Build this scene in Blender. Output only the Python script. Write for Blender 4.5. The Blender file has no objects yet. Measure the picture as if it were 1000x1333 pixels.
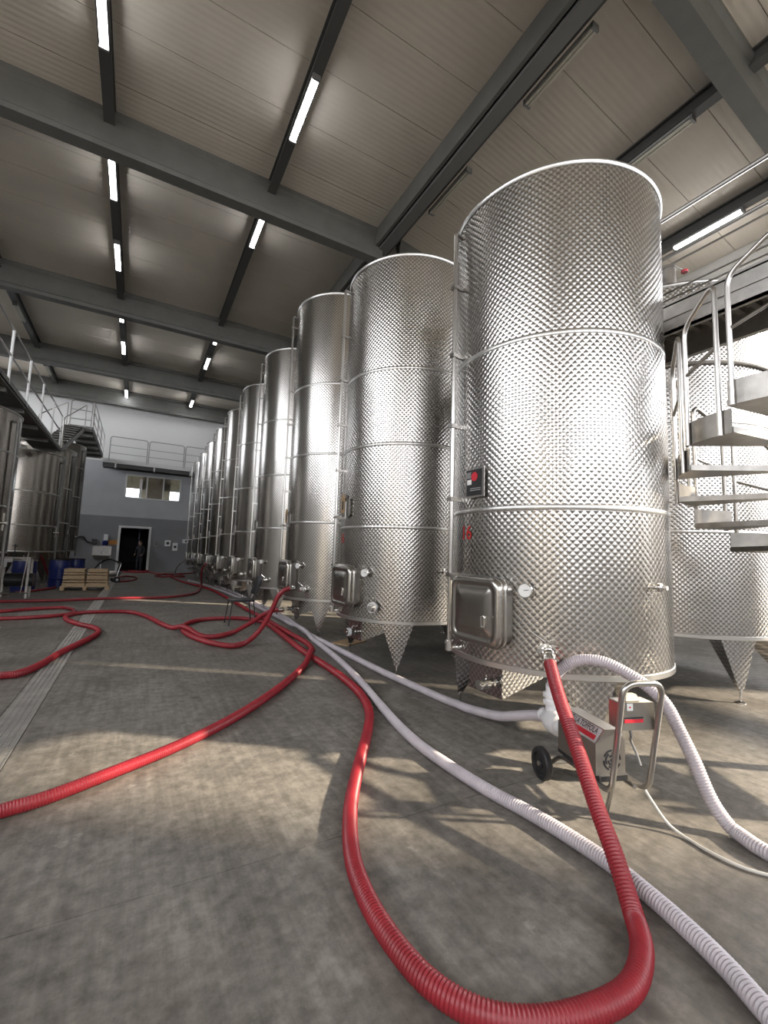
import bpy, bmesh, math, random
from mathutils import Vector, Matrix
random.seed(7)
PI = math.pi
sc = bpy.context.scene
COL = sc.collection

# ------------------------------------------------------------------ camera, world, sun, exposure
YAW, PITCH, ROLL, FPX, CAM_H = 0.5083, 0.1005, 0.0335, 572.69, 1.35
cam_data = bpy.data.cameras.new('camera')
cam_data.sensor_fit = 'HORIZONTAL'
cam_data.sensor_width = 36.0
cam_data.lens = FPX / 1000.0 * 36.0
cam_data.clip_start = 0.05
cam_data.clip_end = 500
cam = bpy.data.objects.new('camera', cam_data)
COL.objects.link(cam)
F = Vector((math.sin(YAW) * math.cos(PITCH), math.cos(YAW) * math.cos(PITCH), math.sin(PITCH)))
R0 = Vector((math.cos(YAW), -math.sin(YAW), 0))
U0 = R0.cross(F)
RR = R0 * math.cos(ROLL) + U0 * math.sin(ROLL)
UU = -R0 * math.sin(ROLL) + U0 * math.cos(ROLL)
cam.matrix_world = Matrix(((RR.x, UU.x, -F.x, 0), (RR.y, UU.y, -F.y, 0), (RR.z, UU.z, -F.z, CAM_H), (0, 0, 0, 1)))
sc.camera = cam

SUN_AZ, SUN_EL = math.radians(126), math.radians(27)
world = bpy.data.worlds.new('world')
sc.world = world
world.use_nodes = True
wn = world.node_tree
wn.nodes.clear()
w_out = wn.nodes.new('ShaderNodeOutputWorld')
w_bg = wn.nodes.new('ShaderNodeBackground')
w_bg.inputs['Color'].default_value = (0.94, 0.955, 1.0, 1.0)   # even, hazy daylight sky
w_bg.inputs['Strength'].default_value = 4.0
wn.links.new(w_bg.outputs[0], w_out.inputs[0])

sun_data = bpy.data.lights.new('sun', 'SUN')
sun_data.energy = 5.2
sun_data.angle = math.radians(1.8)
sun_data.color = (1.0, 0.86, 0.66)
sun = bpy.data.objects.new('sun', sun_data)
COL.objects.link(sun)
sd = Vector((math.sin(SUN_AZ) * math.cos(SUN_EL), math.cos(SUN_AZ) * math.cos(SUN_EL), math.sin(SUN_EL)))
sun.rotation_euler = sd.to_track_quat('Z', 'Y').to_euler()
sun.location = (20, -12, 14)

sc.view_settings.view_transform = 'Standard'
sc.view_settings.look = 'None'
sc.view_settings.exposure = 1.1
sc.view_settings.gamma = 1.0
sc.view_settings.use_curve_mapping = False
sc.cycles.use_denoising = True
sc.cycles.use_adaptive_sampling = False
sc.cycles.max_bounces = 8
sc.cycles.diffuse_bounces = 4
sc.cycles.glossy_bounces = 5
sc.cycles.sample_clamp_indirect = 6.0
sc.cycles.caustics_reflective = False
sc.cycles.caustics_refractive = False

def portal(name, loc, rot, sx, sy):
    d = bpy.data.lights.new(name, 'AREA')
    d.shape = 'RECTANGLE'; d.size = sx; d.size_y = sy
    d.cycles.is_portal = True
    o = bpy.data.objects.new(name, d); COL.objects.link(o)
    o.location = loc; o.rotation_euler = rot
    return o

# openings of the hall (right, back and left walls); the far-end left one is added
WX0, WX1, WY0, WY1 = -9.5, 12.5, -9.0, 29.53
R_OPEN = [(-3.9, -2.3, 0.0, 4.8), (-6.4, -3.4, 5.2, 8.4), (-3.2, -0.2, 5.2, 8.4), (0.0, 3.0, 5.2, 8.4), (3.2, 6.2, 5.2, 8.4)]
B_OPEN = [(x, x + 3.0, 3.8, 7.4) for x in (-7.6, -3.6, 0.4, 4.4, 8.4)]
L_OPEN = [(y, y + 3.2, 5.4, 8.6) for y in (-7.0, -3.0, 1.0, 5.0)] + [(22.4, 28.8, 7.2, 9.8)]  # last opening is added, unseen, to brighten the far white wall
for (a, b, z0, z1) in R_OPEN:
    portal('portal_light', (WX1 + 0.1, (a + b) / 2, (z0 + z1) / 2), (PI / 2, 0, PI / 2), b - a, z1 - z0)
for (a, b, z0, z1) in B_OPEN:
    portal('portal_light', ((a + b) / 2, WY0 - 0.1, (z0 + z1) / 2), (PI / 2, 0, 0), b - a, z1 - z0)

for (a, b, z0, z1) in L_OPEN:
    portal('portal_light', (WX0 - 0.1, (a + b) / 2, (z0 + z1) / 2), (PI / 2, 0, -PI / 2), b - a, z1 - z0)

# ------------------------------------------------------------------ helpers
class MB:
    """collects geometry for ONE mesh object"""
    def __init__(s):
        s.v, s.f, s.uv = [], [], {}
    def add(s, vs, fs, uvs=None):
        n = len(s.v)
        s.v += [tuple(p) for p in vs]
        for i, f in enumerate(fs):
            s.f.append(tuple(n + k for k in f))
            if uvs is not None:
                s.uv[len(s.f) - 1] = uvs[i]
        return s
    def box(s, x0, x1, y0, y1, z0, z1):
        return s.add([(x0, y0, z0), (x1, y0, z0), (x1, y1, z0), (x0, y1, z0), (x0, y0, z1), (x1, y0, z1), (x1, y1, z1), (x0, y1, z1)],
                     [(0, 3, 2, 1), (4, 5, 6, 7), (0, 1, 5, 4), (1, 2, 6, 5), (2, 3, 7, 6), (3, 0, 4, 7)])
    def obox(s, c, a, b, d):
        c, a, b, d = Vector(c), Vector(a), Vector(b), Vector(d)
        vs = [c + i * a + j * b + k * d for k in (-1, 1) for (i, j) in ((-1, -1), (1, -1), (1, 1), (-1, 1))]
        return s.add(vs, [(0, 3, 2, 1), (4, 5, 6, 7), (0, 1, 5, 4), (1, 2, 6, 5), (2, 3, 7, 6), (3, 0, 4, 7)])
    def bar(s, p, q, w, h, up=(0, 0, 1)):
        p, q = Vector(p), Vector(q)
        d = q - p; L = d.length; d.normalize()
        up = Vector(up)
        if abs(d.dot(up)) > 0.98: up = Vector((1, 0, 0))
        a = d.cross(up).normalized(); b = a.cross(d).normalized()
        return s.obox((p + q) / 2, d * L / 2, a * w / 2, b * h / 2)
    def loft(s, loops, close=True, cap0=True, cap1=True):
        n = len(loops[0]); base = len(s.v)
        for l in loops: s.v += [tuple(p) for p in l]
        m = n if close else n - 1
        for i in range(len(loops) - 1):
            for j in range(m):
                k = (j + 1) % n
                s.f.append((base + i * n + j, base + i * n + k, base + (i + 1) * n + k, base + (i + 1) * n + j))
        if cap0: s.f.append(tuple(base + j for j in reversed(range(n))))
        if cap1: s.f.append(tuple(base + (len(loops) - 1) * n + j for j in range(n)))
        return s
    def cyl(s, p, q, r0, r1=None, n=12, cap=True):
        r1 = r0 if r1 is None else r1
        p, q = Vector(p), Vector(q)
        d = (q - p).normalized()
        up = Vector((0, 0, 1)) if abs(d.z) < 0.95 else Vector((1, 0, 0))
        a = d.cross(up).normalized(); b = d.cross(a).normalized()
        ring = lambda c, r: [c + a * r * math.cos(2 * PI * i / n) + b * r * math.sin(2 * PI * i / n) for i in range(n)]
        return s.loft([ring(p, r0), ring(q, r1)], True, cap, cap)
    def lathe(s, prof, n=32, o=(0, 0, 0), d=(0, 0, 1), a0=0.0, uvscale=True):
        """prof: (radius, height) pairs revolved about axis d at o"""
        o, d = Vector(o), Vector(d).normalized()
        if abs(d.z) > 0.95: a, b = Vector((1, 0, 0)), Vector((0, 1, 0)) * (1 if d.z > 0 else -1)
        else:
            a = d.cross(Vector((0, 0, 1))).normalized(); b = d.cross(a).normalized()
        base = len(s.v)
        for (r, h) in prof:
            for i in range(n):
                t = a0 + 2 * PI * i / n
                s.v.append(tuple(o + d * h + a * r * math.cos(t) + b * r * math.sin(t)))
        for k in range(len(prof) - 1):
            for i in range(n):
                j = (i + 1) % n
                s.f.append((base + k * n + i, base + k * n + j, base + (k + 1) * n + j, base + (k + 1) * n + i))
                if uvscale:
                    r = max(prof[k][0], prof[k + 1][0])
                    u0, u1 = 2 * PI * i / n * r, 2 * PI * (i + 1) / n * r
                    s.uv[len(s.f) - 1] = [(u0, prof[k][1]), (u1, prof[k][1]), (u1, prof[k + 1][1]), (u0, prof[k + 1][1])]
        return s
    def tube(s, path, r, n=10, rib=None, cap=True):
        """tube along a dense path; rib=(pitch, amplitude) gives raised rings"""
        P = [Vector(p) for p in path]
        if rib:
            pitch, amp = rib
            L = [0.0]
            for i in range(1, len(P)): L.append(L[-1] + (P[i] - P[i - 1]).length)
            m = max(2, int(L[-1] / (pitch / 2)))
            Q, rad = [], []
            j = 0
            for i in range(m + 1):
                t = L[-1] * i / m
                while j < len(L) - 2 and L[j + 1] < t: j += 1
                w = (t - L[j]) / max(1e-9, L[j + 1] - L[j])
                Q.append(P[j].lerp(P[j + 1], w)); rad.append(r + (amp if i % 2 else -amp))
            P = Q
        else:
            rad = [r] * len(P)
        t0 = (P[1] - P[0]).normalized()
        up = Vector((0, 0, 1)) if abs(t0.z) < 0.9 else Vector((1, 0, 0))
        a = t0.cross(up).normalized()
        loops = []
        for i, p in enumerate(P):
            t = (P[min(i + 1, len(P) - 1)] - P[max(i - 1, 0)])
            if t.length < 1e-9: t = t0
            t = t.normalized()
            a = (a - t * a.dot(t))
            a = a.normalized() if a.length > 1e-6 else t.cross(Vector((0, 1, 0))).normalized()
            b = t.cross(a)
            loops.append([p + a * rad[i] * math.cos(2 * PI * k / n) + b * rad[i] * math.sin(2 * PI * k / n) for k in range(n)])
        return s.loft(loops, True, cap, cap)
    def mesh(s, name, smooth=None):
        me = bpy.data.meshes.new(name)
        me.from_pydata(s.v, [], s.f)
        if s.uv:
            uvl = me.uv_layers.new(name='UVMap')
            for fi, uvs in s.uv.items():
                pl = me.polygons[fi]
                for k, li in enumerate(pl.loop_indices):
                    uvl.data[li].uv = uvs[k]
        me.update()
        if smooth is not None:
            me.polygons.foreach_set('use_smooth', [True] * len(me.polygons))
            me.set_sharp_from_angle(angle=math.radians(smooth))
        return me
    def build(s, name, mat, parent=None, smooth=35, loc=None):
        me = s.mesh(name, smooth)
        return link(name, me, mat, parent, loc)

def link(name, me, mat, parent=None, loc=None):
    o = bpy.data.objects.new(name, me)
    COL.objects.link(o)
    if mat is not None:
        if len(me.materials) == 0: me.materials.append(mat)
    if parent is not None: o.parent = parent
    if loc is not None: o.location = loc
    return o

def empty(name, loc=(0, 0, 0), rz=0.0):
    o = bpy.data.objects.new(name, None)
    o.empty_display_size = 0.1
    COL.objects.link(o)
    o.location = loc; o.rotation_euler = (0, 0, rz)
    return o

def tag(o, label, cat, group=None, kind=None):
    o['label'] = label; o['category'] = cat
    if group: o['group'] = group
    if kind: o['kind'] = kind
    return o

def struct(o, label=None):
    o['kind'] = 'structure'
    if label: o['label'] = label
    return o

def copy_tree(o, parent=None):
    c = o.copy(); COL.objects.link(c); c.parent = parent
    for ch in list(o.children): copy_tree(ch, c)
    return c

def catmull(pts, n=8):
    P = [Vector(p) for p in pts]; out = []
    for i in range(len(P) - 1):
        p0, p1, p2, p3 = P[max(i - 1, 0)], P[i], P[i + 1], P[min(i + 2, len(P) - 1)]
        for k in range(n):
            t = k / n
            out.append(0.5 * ((2 * p1) + (p2 - p0) * t + (2 * p0 - 5 * p1 + 4 * p2 - p3) * t * t + (-p0 + 3 * p1 - 3 * p2 + p3) * t ** 3))
    out.append(P[-1])
    return out

def smooth_path(pts, n=10, it=2):
    q = catmull(pts, n)
    for _ in range(it):
        q = [q[0]] + [(q[i - 1] + q[i] * 2 + q[i + 1]) / 4 for i in range(1, len(q) - 1)] + [q[-1]]
    return q

def fillet(pts, r, n=5):
    """polyline with rounded corners (bent tube)"""
    P = [Vector(p) for p in pts]; out = [P[0]]
    for i in range(1, len(P) - 1):
        a, b, c = P[i - 1], P[i], P[i + 1]
        da, dc = (a - b), (c - b)
        k = min(r, da.length * 0.45, dc.length * 0.45)
        s, e = b + da.normalized() * k, b + dc.normalized() * k
        for j in range(n + 1):
            t = j / n
            out.append(s * (1 - t) ** 2 + b * 2 * t * (1 - t) + e * t * t)
    out.append(P[-1])
    return out

def text_mesh(txt, size, extrude=0.0):
    cu = bpy.data.curves.new('text', 'FONT')
    cu.body = txt; cu.size = size; cu.extrude = extrude
    cu.align_x = 'CENTER'; cu.align_y = 'CENTER'
    cu.resolution_u = 3; cu.offset = size * 0.012
    o = bpy.data.objects.new('text', cu); COL.objects.link(o)
    dg = bpy.context.evaluated_depsgraph_get()
    me = bpy.data.meshes.new_from_object(o.evaluated_get(dg))
    bpy.data.objects.remove(o); bpy.data.curves.remove(cu)
    me.materials.clear()
    return me

# ------------------------------------------------------------------ materials
def new_mat(name):
    m = bpy.data.materials.new(name); m.use_nodes = True
    nt = m.node_tree
    return m, nt, nt.nodes['Principled BSDF']

def mat(name, col, rough=0.5, metal=0.0, var=0.0, vscale=6.0, bump=0.0, bscale=40.0, spec=None, stretch=None, rvar=0.0):
    m, nt, b = new_mat(name)
    b.inputs['Roughness'].default_value = rough
    b.inputs['Metallic'].default_value = metal
    if spec is not None: b.inputs['Specular IOR Level'].default_value = spec
    c = (*col, 1.0)
    b.inputs['Base Color'].default_value = c
    if var or bump or rvar:
        tc = nt.nodes.new('ShaderNodeTexCoord')
        src = tc.outputs['Object']
        if stretch:
            mp = nt.nodes.new('ShaderNodeMapping'); mp.inputs['Scale'].default_value = stretch
            nt.links.new(src, mp.inputs[0]); src = mp.outputs[0]
        if var or rvar:
            nz = nt.nodes.new('ShaderNodeTexNoise'); nz.inputs['Scale'].default_value = vscale; nz.inputs['Detail'].default_value = 5
            nt.links.new(src, nz.inputs['Vector'])
        if var:
            rp = nt.nodes.new('ShaderNodeValToRGB')
            rp.color_ramp.elements[0].position = 0.3; rp.color_ramp.elements[1].position = 0.7
            rp.color_ramp.elements[0].color = (*[x * (1 - var) for x in col], 1)
            rp.color_ramp.elements[1].color = (*[min(1, x * (1 + var)) for x in col], 1)
            nt.links.new(nz.outputs['Fac'], rp.inputs[0]); nt.links.new(rp.outputs[0], b.inputs['Base Color'])
        if rvar:
            mr = nt.nodes.new('ShaderNodeMapRange')
            mr.inputs['From Min'].default_value = 0.3; mr.inputs['From Max'].default_value = 0.7
            mr.inputs['To Min'].default_value = max(0.02, rough - rvar); mr.inputs['To Max'].default_value = min(1, rough + rvar)
            nt.links.new(nz.outputs['Fac'], mr.inputs[0]); nt.links.new(mr.outputs[0], b.inputs['Roughness'])
        if bump:
            n2 = nt.nodes.new('ShaderNodeTexNoise'); n2.inputs['Scale'].default_value = bscale; n2.inputs['Detail'].default_value = 4
            bp = nt.nodes.new('ShaderNodeBump'); bp.inputs['Strength'].default_value = bump; bp.inputs['Distance'].default_value = 0.01
            nt.links.new(src, n2.inputs['Vector']); nt.links.new(n2.outputs['Fac'], bp.inputs['Height']); nt.links.new(bp.outputs[0], b.inputs['Normal'])
    return m

def emit(name, col, strength):
    m = bpy.data.materials.new(name); m.use_nodes = True
    nt = m.node_tree; nt.nodes.clear()
    o = nt.nodes.new('ShaderNodeOutputMaterial'); e = nt.nodes.new('ShaderNodeEmission')
    e.inputs[0].default_value = (*col, 1); e.inputs[1].default_value = strength
    nt.links.new(e.outputs[0], o.inputs[0])
    return m

def swirl_steel(name, pitch, strength, rough=0.27, col=(0.50, 0.485, 0.465)):
    """stainless sheet polished with rows of small overlapping discs"""
    m, nt, b = new_mat(name)
    b.inputs['Metallic'].default_value = 1.0
    uv = nt.nodes.new('ShaderNodeUVMap'); uv.uv_map = 'UVMap'
    mp = nt.nodes.new('ShaderNodeMapping')
    mp.inputs['Rotation'].default_value = (0, 0, PI / 4)
    mp.inputs['Scale'].default_value = (1 / pitch, 1 / pitch, 1)
    nt.links.new(uv.outputs[0], mp.inputs[0])
    vo = nt.nodes.new('ShaderNodeTexVoronoi')
    vo.voronoi_dimensions = '2D'; vo.feature = 'F1'; vo.inputs['Scale'].default_value = 1.0; vo.inputs['Randomness'].default_value = 0.0
    nt.links.new(mp.outputs[0], vo.inputs['Vector'])
    mr = nt.nodes.new('ShaderNodeMapRange'); mr.interpolation_type = 'SMOOTHSTEP'
    mr.inputs['From Min'].default_value = 0.0; mr.inputs['From Max'].default_value = 0.66
    mr.inputs['To Min'].default_value = 1.0; mr.inputs['To Max'].default_value = 0.0
    nt.links.new(vo.outputs['Distance'], mr.inputs[0])
    ed = nt.nodes.new('ShaderNodeMapRange'); ed.interpolation_type = 'SMOOTHSTEP'
    ed.inputs['From Min'].default_value = 0.36; ed.inputs['From Max'].default_value = 0.58
    nt.links.new(vo.outputs['Distance'], ed.inputs[0])
    bp = nt.nodes.new('ShaderNodeBump'); bp.inputs['Strength'].default_value = strength; bp.inputs['Distance'].default_value = pitch * 0.35
    nt.links.new(mr.outputs[0], bp.inputs['Height']); nt.links.new(bp.outputs[0], b.inputs['Normal'])
    nz = nt.nodes.new('ShaderNodeTexNoise'); nz.inputs['Scale'].default_value = 1.7; nz.inputs['Detail'].default_value = 4
    nt.links.new(uv.outputs[0], nz.inputs['Vector'])
    r2 = nt.nodes.new('ShaderNodeMapRange')
    r2.inputs['From Min'].default_value = 0.3; r2.inputs['From Max'].default_value = 0.7
    r2.inputs['To Min'].default_value = rough - 0.015; r2.inputs['To Max'].default_value = rough + 0.02
    nt.links.new(nz.outputs['Fac'], r2.inputs[0]); nt.links.new(r2.outputs[0], b.inputs['Roughness'])
    mx = nt.nodes.new('ShaderNodeMix'); mx.data_type = 'RGBA'
    mx.inputs['A'].default_value = (*[c * 0.80 for c in col], 1); mx.inputs['B'].default_value = (*[min(1, c * 1.45) for c in col], 1)  # glint along the disc edges is put into the base colour
    nt.links.new(ed.outputs[0], mx.inputs['Factor']); nt.links.new(mx.outputs['Result'], b.inputs['Base Color'])
    return m

def concrete_floor():
    m, nt, b = new_mat('floor_concrete')
    tc = nt.nodes.new('ShaderNodeTexCoord')
    N = lambda s, d=6, r=0.6: (lambda n: (n.inputs['Scale'].__setattr__('default_value', s), n.inputs['Detail'].__setattr__('default_value', d), n.inputs['Roughness'].__setattr__('default_value', r), n)[-1])(nt.nodes.new('ShaderNodeTexNoise'))
    big, mid, fine = N(0.35, 5), N(1.6, 8, 0.65), N(14, 8, 0.7)
    geo = nt.nodes.new('ShaderNodeNewGeometry')
    pos = geo.outputs['Position']
    for n in (big, mid, fine): nt.links.new(pos, n.inputs['Vector'])
    def ramp(src, a, b_, c0, c1):
        r = nt.nodes.new('ShaderNodeValToRGB'); e = r.color_ramp.elements
        e[0].position, e[1].position = a, b_; e[0].color = (*c0, 1); e[1].color = (*c1, 1)
        nt.links.new(src, r.inputs[0]); return r.outputs[0]
    def mix(mode, fac, a, b_):
        x = nt.nodes.new('ShaderNodeMix'); x.data_type = 'RGBA'; x.blend_type = mode
        if isinstance(fac, float): x.inputs['Factor'].default_value = fac
        else: nt.links.new(fac, x.inputs['Factor'])
        nt.links.new(a, x.inputs['A']); nt.links.new(b_, x.inputs['B']); return x.outputs['Result']
    c = ramp(mid.outputs['Fac'], 0.3, 0.72, (0.175, 0.165, 0.15), (0.37, 0.35, 0.32))
    c = mix('MULTIPLY', 0.95, c, ramp(big.outputs['Fac'], 0.35, 0.62, (0.58, 0.56, 0.54), (1.0, 1.0, 1.0)))
    c = mix('MULTIPLY', 0.8, c, ramp(fine.outputs['Fac'], 0.34, 0.62, (0.5, 0.48, 0.45), (1.15, 1.13, 1.1)))
    # trowel / scraping streaks
    mp = nt.nodes.new('ShaderNodeMapping'); mp.inputs['Rotation'].default_value = (0, 0, 0.5); mp.inputs['Scale'].default_value = (9, 0.7, 1)
    nt.links.new(pos, mp.inputs[0])
    st = N(2.2, 6, 0.6); nt.links.new(mp.outputs[0], st.inputs['Vector'])
    c = mix('MULTIPLY', 0.7, c, ramp(st.outputs['Fac'], 0.35, 0.65, (0.66, 0.66, 0.66), (1.1, 1.1, 1.1)))
    # pale scuffs and dark drops
    sp = N(2.6, 10, 0.75); nt.links.new(pos, sp.inputs['Vector'])
    sm = ramp(sp.outputs['Fac'], 0.62, 0.68, (0, 0, 0), (0.55, 0.55, 0.55))
    pale = nt.nodes.new('ShaderNodeRGB'); pale.outputs[0].default_value = (0.42, 0.40, 0.36, 1)
    c = mix('MIX', sm, c, pale.outputs[0])
    sb = N(0.9, 9, 0.68); 
    mp2 = nt.nodes.new('ShaderNodeMapping'); mp2.inputs['Location'].default_value = (3.3, 7.1, 0); nt.links.new(pos, mp2.inputs[0]); nt.links.new(mp2.outputs[0], sb.inputs['Vector'])
    bmk = ramp(sb.outputs['Fac'], 0.56, 0.70, (0, 0, 0), (0.6, 0.6, 0.6))
    brn = nt.nodes.new('ShaderNodeRGB'); brn.outputs[0].default_value = (0.115, 0.092, 0.072, 1)
    c = mix('MIX', bmk, c, brn.outputs[0])
    dr = nt.nodes.new('ShaderNodeTexVoronoi'); dr.inputs['Scale'].default_value = 1.3
    nt.links.new(pos, dr.inputs['Vector'])
    dm = ramp(dr.outputs['Distance'], 0.03, 0.075, (0.75, 0.75, 0.75), (0, 0, 0))
    dark = nt.nodes.new('ShaderNodeRGB'); dark.outputs[0].default_value = (0.06, 0.053, 0.045, 1)
    c = mix('MIX', dm, c, dark.outputs[0])
    nt.links.new(c, b.inputs['Base Color'])
    rr = nt.nodes.new('ShaderNodeMapRange'); rr.inputs['From Min'].default_value = 0.35; rr.inputs['From Max'].default_value = 0.65
    rr.inputs['To Min'].default_value = 0.42; rr.inputs['To Max'].default_value = 0.7
    nt.links.new(big.outputs['Fac'], rr.inputs[0]); nt.links.new(rr.outputs[0], b.inputs['Roughness'])
    bp = nt.nodes.new('ShaderNodeBump'); bp.inputs['Strength'].default_value = 0.12; bp.inputs['Distance'].default_value = 0.01
    nt.links.new(fine.outputs['Fac'], bp.inputs['Height']); nt.links.new(bp.outputs[0], b.inputs['Normal'])
    return m

def panel_mat(name, col, axis_scale, strength=0.25):
    """roof sheet with fine ribs running along the panel"""
    m, nt, b = new_mat(name)
    b.inputs['Roughness'].default_value = 0.6
    geo = nt.nodes.new('ShaderNodeNewGeometry')
    mp = nt.nodes.new('ShaderNodeMapping'); mp.inputs['Scale'].default_value = axis_scale
    nt.links.new(geo.outputs['Position'], mp.inputs[0])
    wv = nt.nodes.new('ShaderNodeTexWave'); wv.bands_direction = 'Y'; wv.inputs['Scale'].default_value = 1.0
    nt.links.new(mp.outputs[0], wv.inputs['Vector'])
    bp = nt.nodes.new('ShaderNodeBump'); bp.inputs['Strength'].default_value = strength; bp.inputs['Distance'].default_value = 0.01
    nt.links.new(wv.outputs['Fac'], bp.inputs['Height']); nt.links.new(bp.outputs[0], b.inputs['Normal'])
    nz = nt.nodes.new('ShaderNodeTexNoise'); nz.inputs['Scale'].default_value = 0.8; nz.inputs['Detail'].default_value = 5
    nt.links.new(geo.outputs['Position'], nz.inputs['Vector'])
    rp = nt.nodes.new('ShaderNodeValToRGB')
    rp.color_ramp.elements[0].position = 0.3; rp.color_ramp.elements[1].position = 0.7
    rp.color_ramp.elements[0].color = (*[x * 0.93 for x in col], 1); rp.color_ramp.elements[1].color = (*[x * 1.05 for x in col], 1)
    nt.links.new(nz.outputs['Fac'], rp.inputs[0]); nt.links.new(rp.outputs[0], b.inputs['Base Color'])
    return m

def wall_paint():
    """far wall: dark grey dado, lighter grey above, white over the walkway (painted bands at fixed heights)"""
    m, nt, b = new_mat('far_wall_paint')
    b.inputs['Roughness'].default_value = 0.65
    geo = nt.nodes.new('ShaderNodeNewGeometry'); sx = nt.nodes.new('ShaderNodeSeparateXYZ')
    nt.links.new(geo.outputs['Position'], sx.inputs[0])
    mr = nt.nodes.new('ShaderNodeMapRange'); mr.inputs['From Min'].default_value = 0; mr.inputs['From Max'].default_value = 10
    nt.links.new(sx.outputs['Z'], mr.inputs[0])
    rp = nt.nodes.new('ShaderNodeValToRGB'); rp.color_ramp.interpolation = 'CONSTANT'
    e = rp.color_ramp.elements
    e[0].position = 0; e[0].color = (0.26, 0.266, 0.278, 1)
    e[1].position = 0.31; e[1].color = (0.52, 0.535, 0.55, 1)
    x = e.new(0.625); x.color = (0.90, 0.90, 0.89, 1)
    nt.links.new(mr.outputs[0], rp.inputs[0])
    nz = nt.nodes.new('ShaderNodeTexNoise'); nz.inputs['Scale'].default_value = 1.5; nz.inputs['Detail'].default_value = 6
    nt.links.new(geo.outputs['Position'], nz.inputs['Vector'])
    mx = nt.nodes.new('ShaderNodeMix'); mx.data_type = 'RGBA'; mx.blend_type = 'OVERLAY'; mx.inputs['Factor'].default_value = 0.15
    nt.links.new(rp.outputs[0], mx.inputs['A']); nt.links.new(nz.outputs['Fac'], mx.inputs['B'])
    nt.links.new(mx.outputs['Result'], b.inputs['Base Color'])
    return m

def glass_mat():
    m = bpy.data.materials.new('window_glass'); m.use_nodes = True
    nt = m.node_tree; nt.nodes.clear()
    o = nt.nodes.new('ShaderNodeOutputMaterial')
    t = nt.nodes.new('ShaderNodeBsdfTransparent'); t.inputs[0].default_value = (0.9, 0.94, 0.95, 1)
    g = nt.nodes.new('ShaderNodeBsdfGlossy'); g.inputs['Roughness'].default_value = 0.02
    x = nt.nodes.new('ShaderNodeMixShader'); x.inputs[0].default_value = 0.1
    nt.links.new(t.outputs[0], x.inputs[1]); nt.links.new(g.outputs[0], x.inputs[2]); nt.links.new(x.outputs[0], o.inputs[0])
    return m

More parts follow.
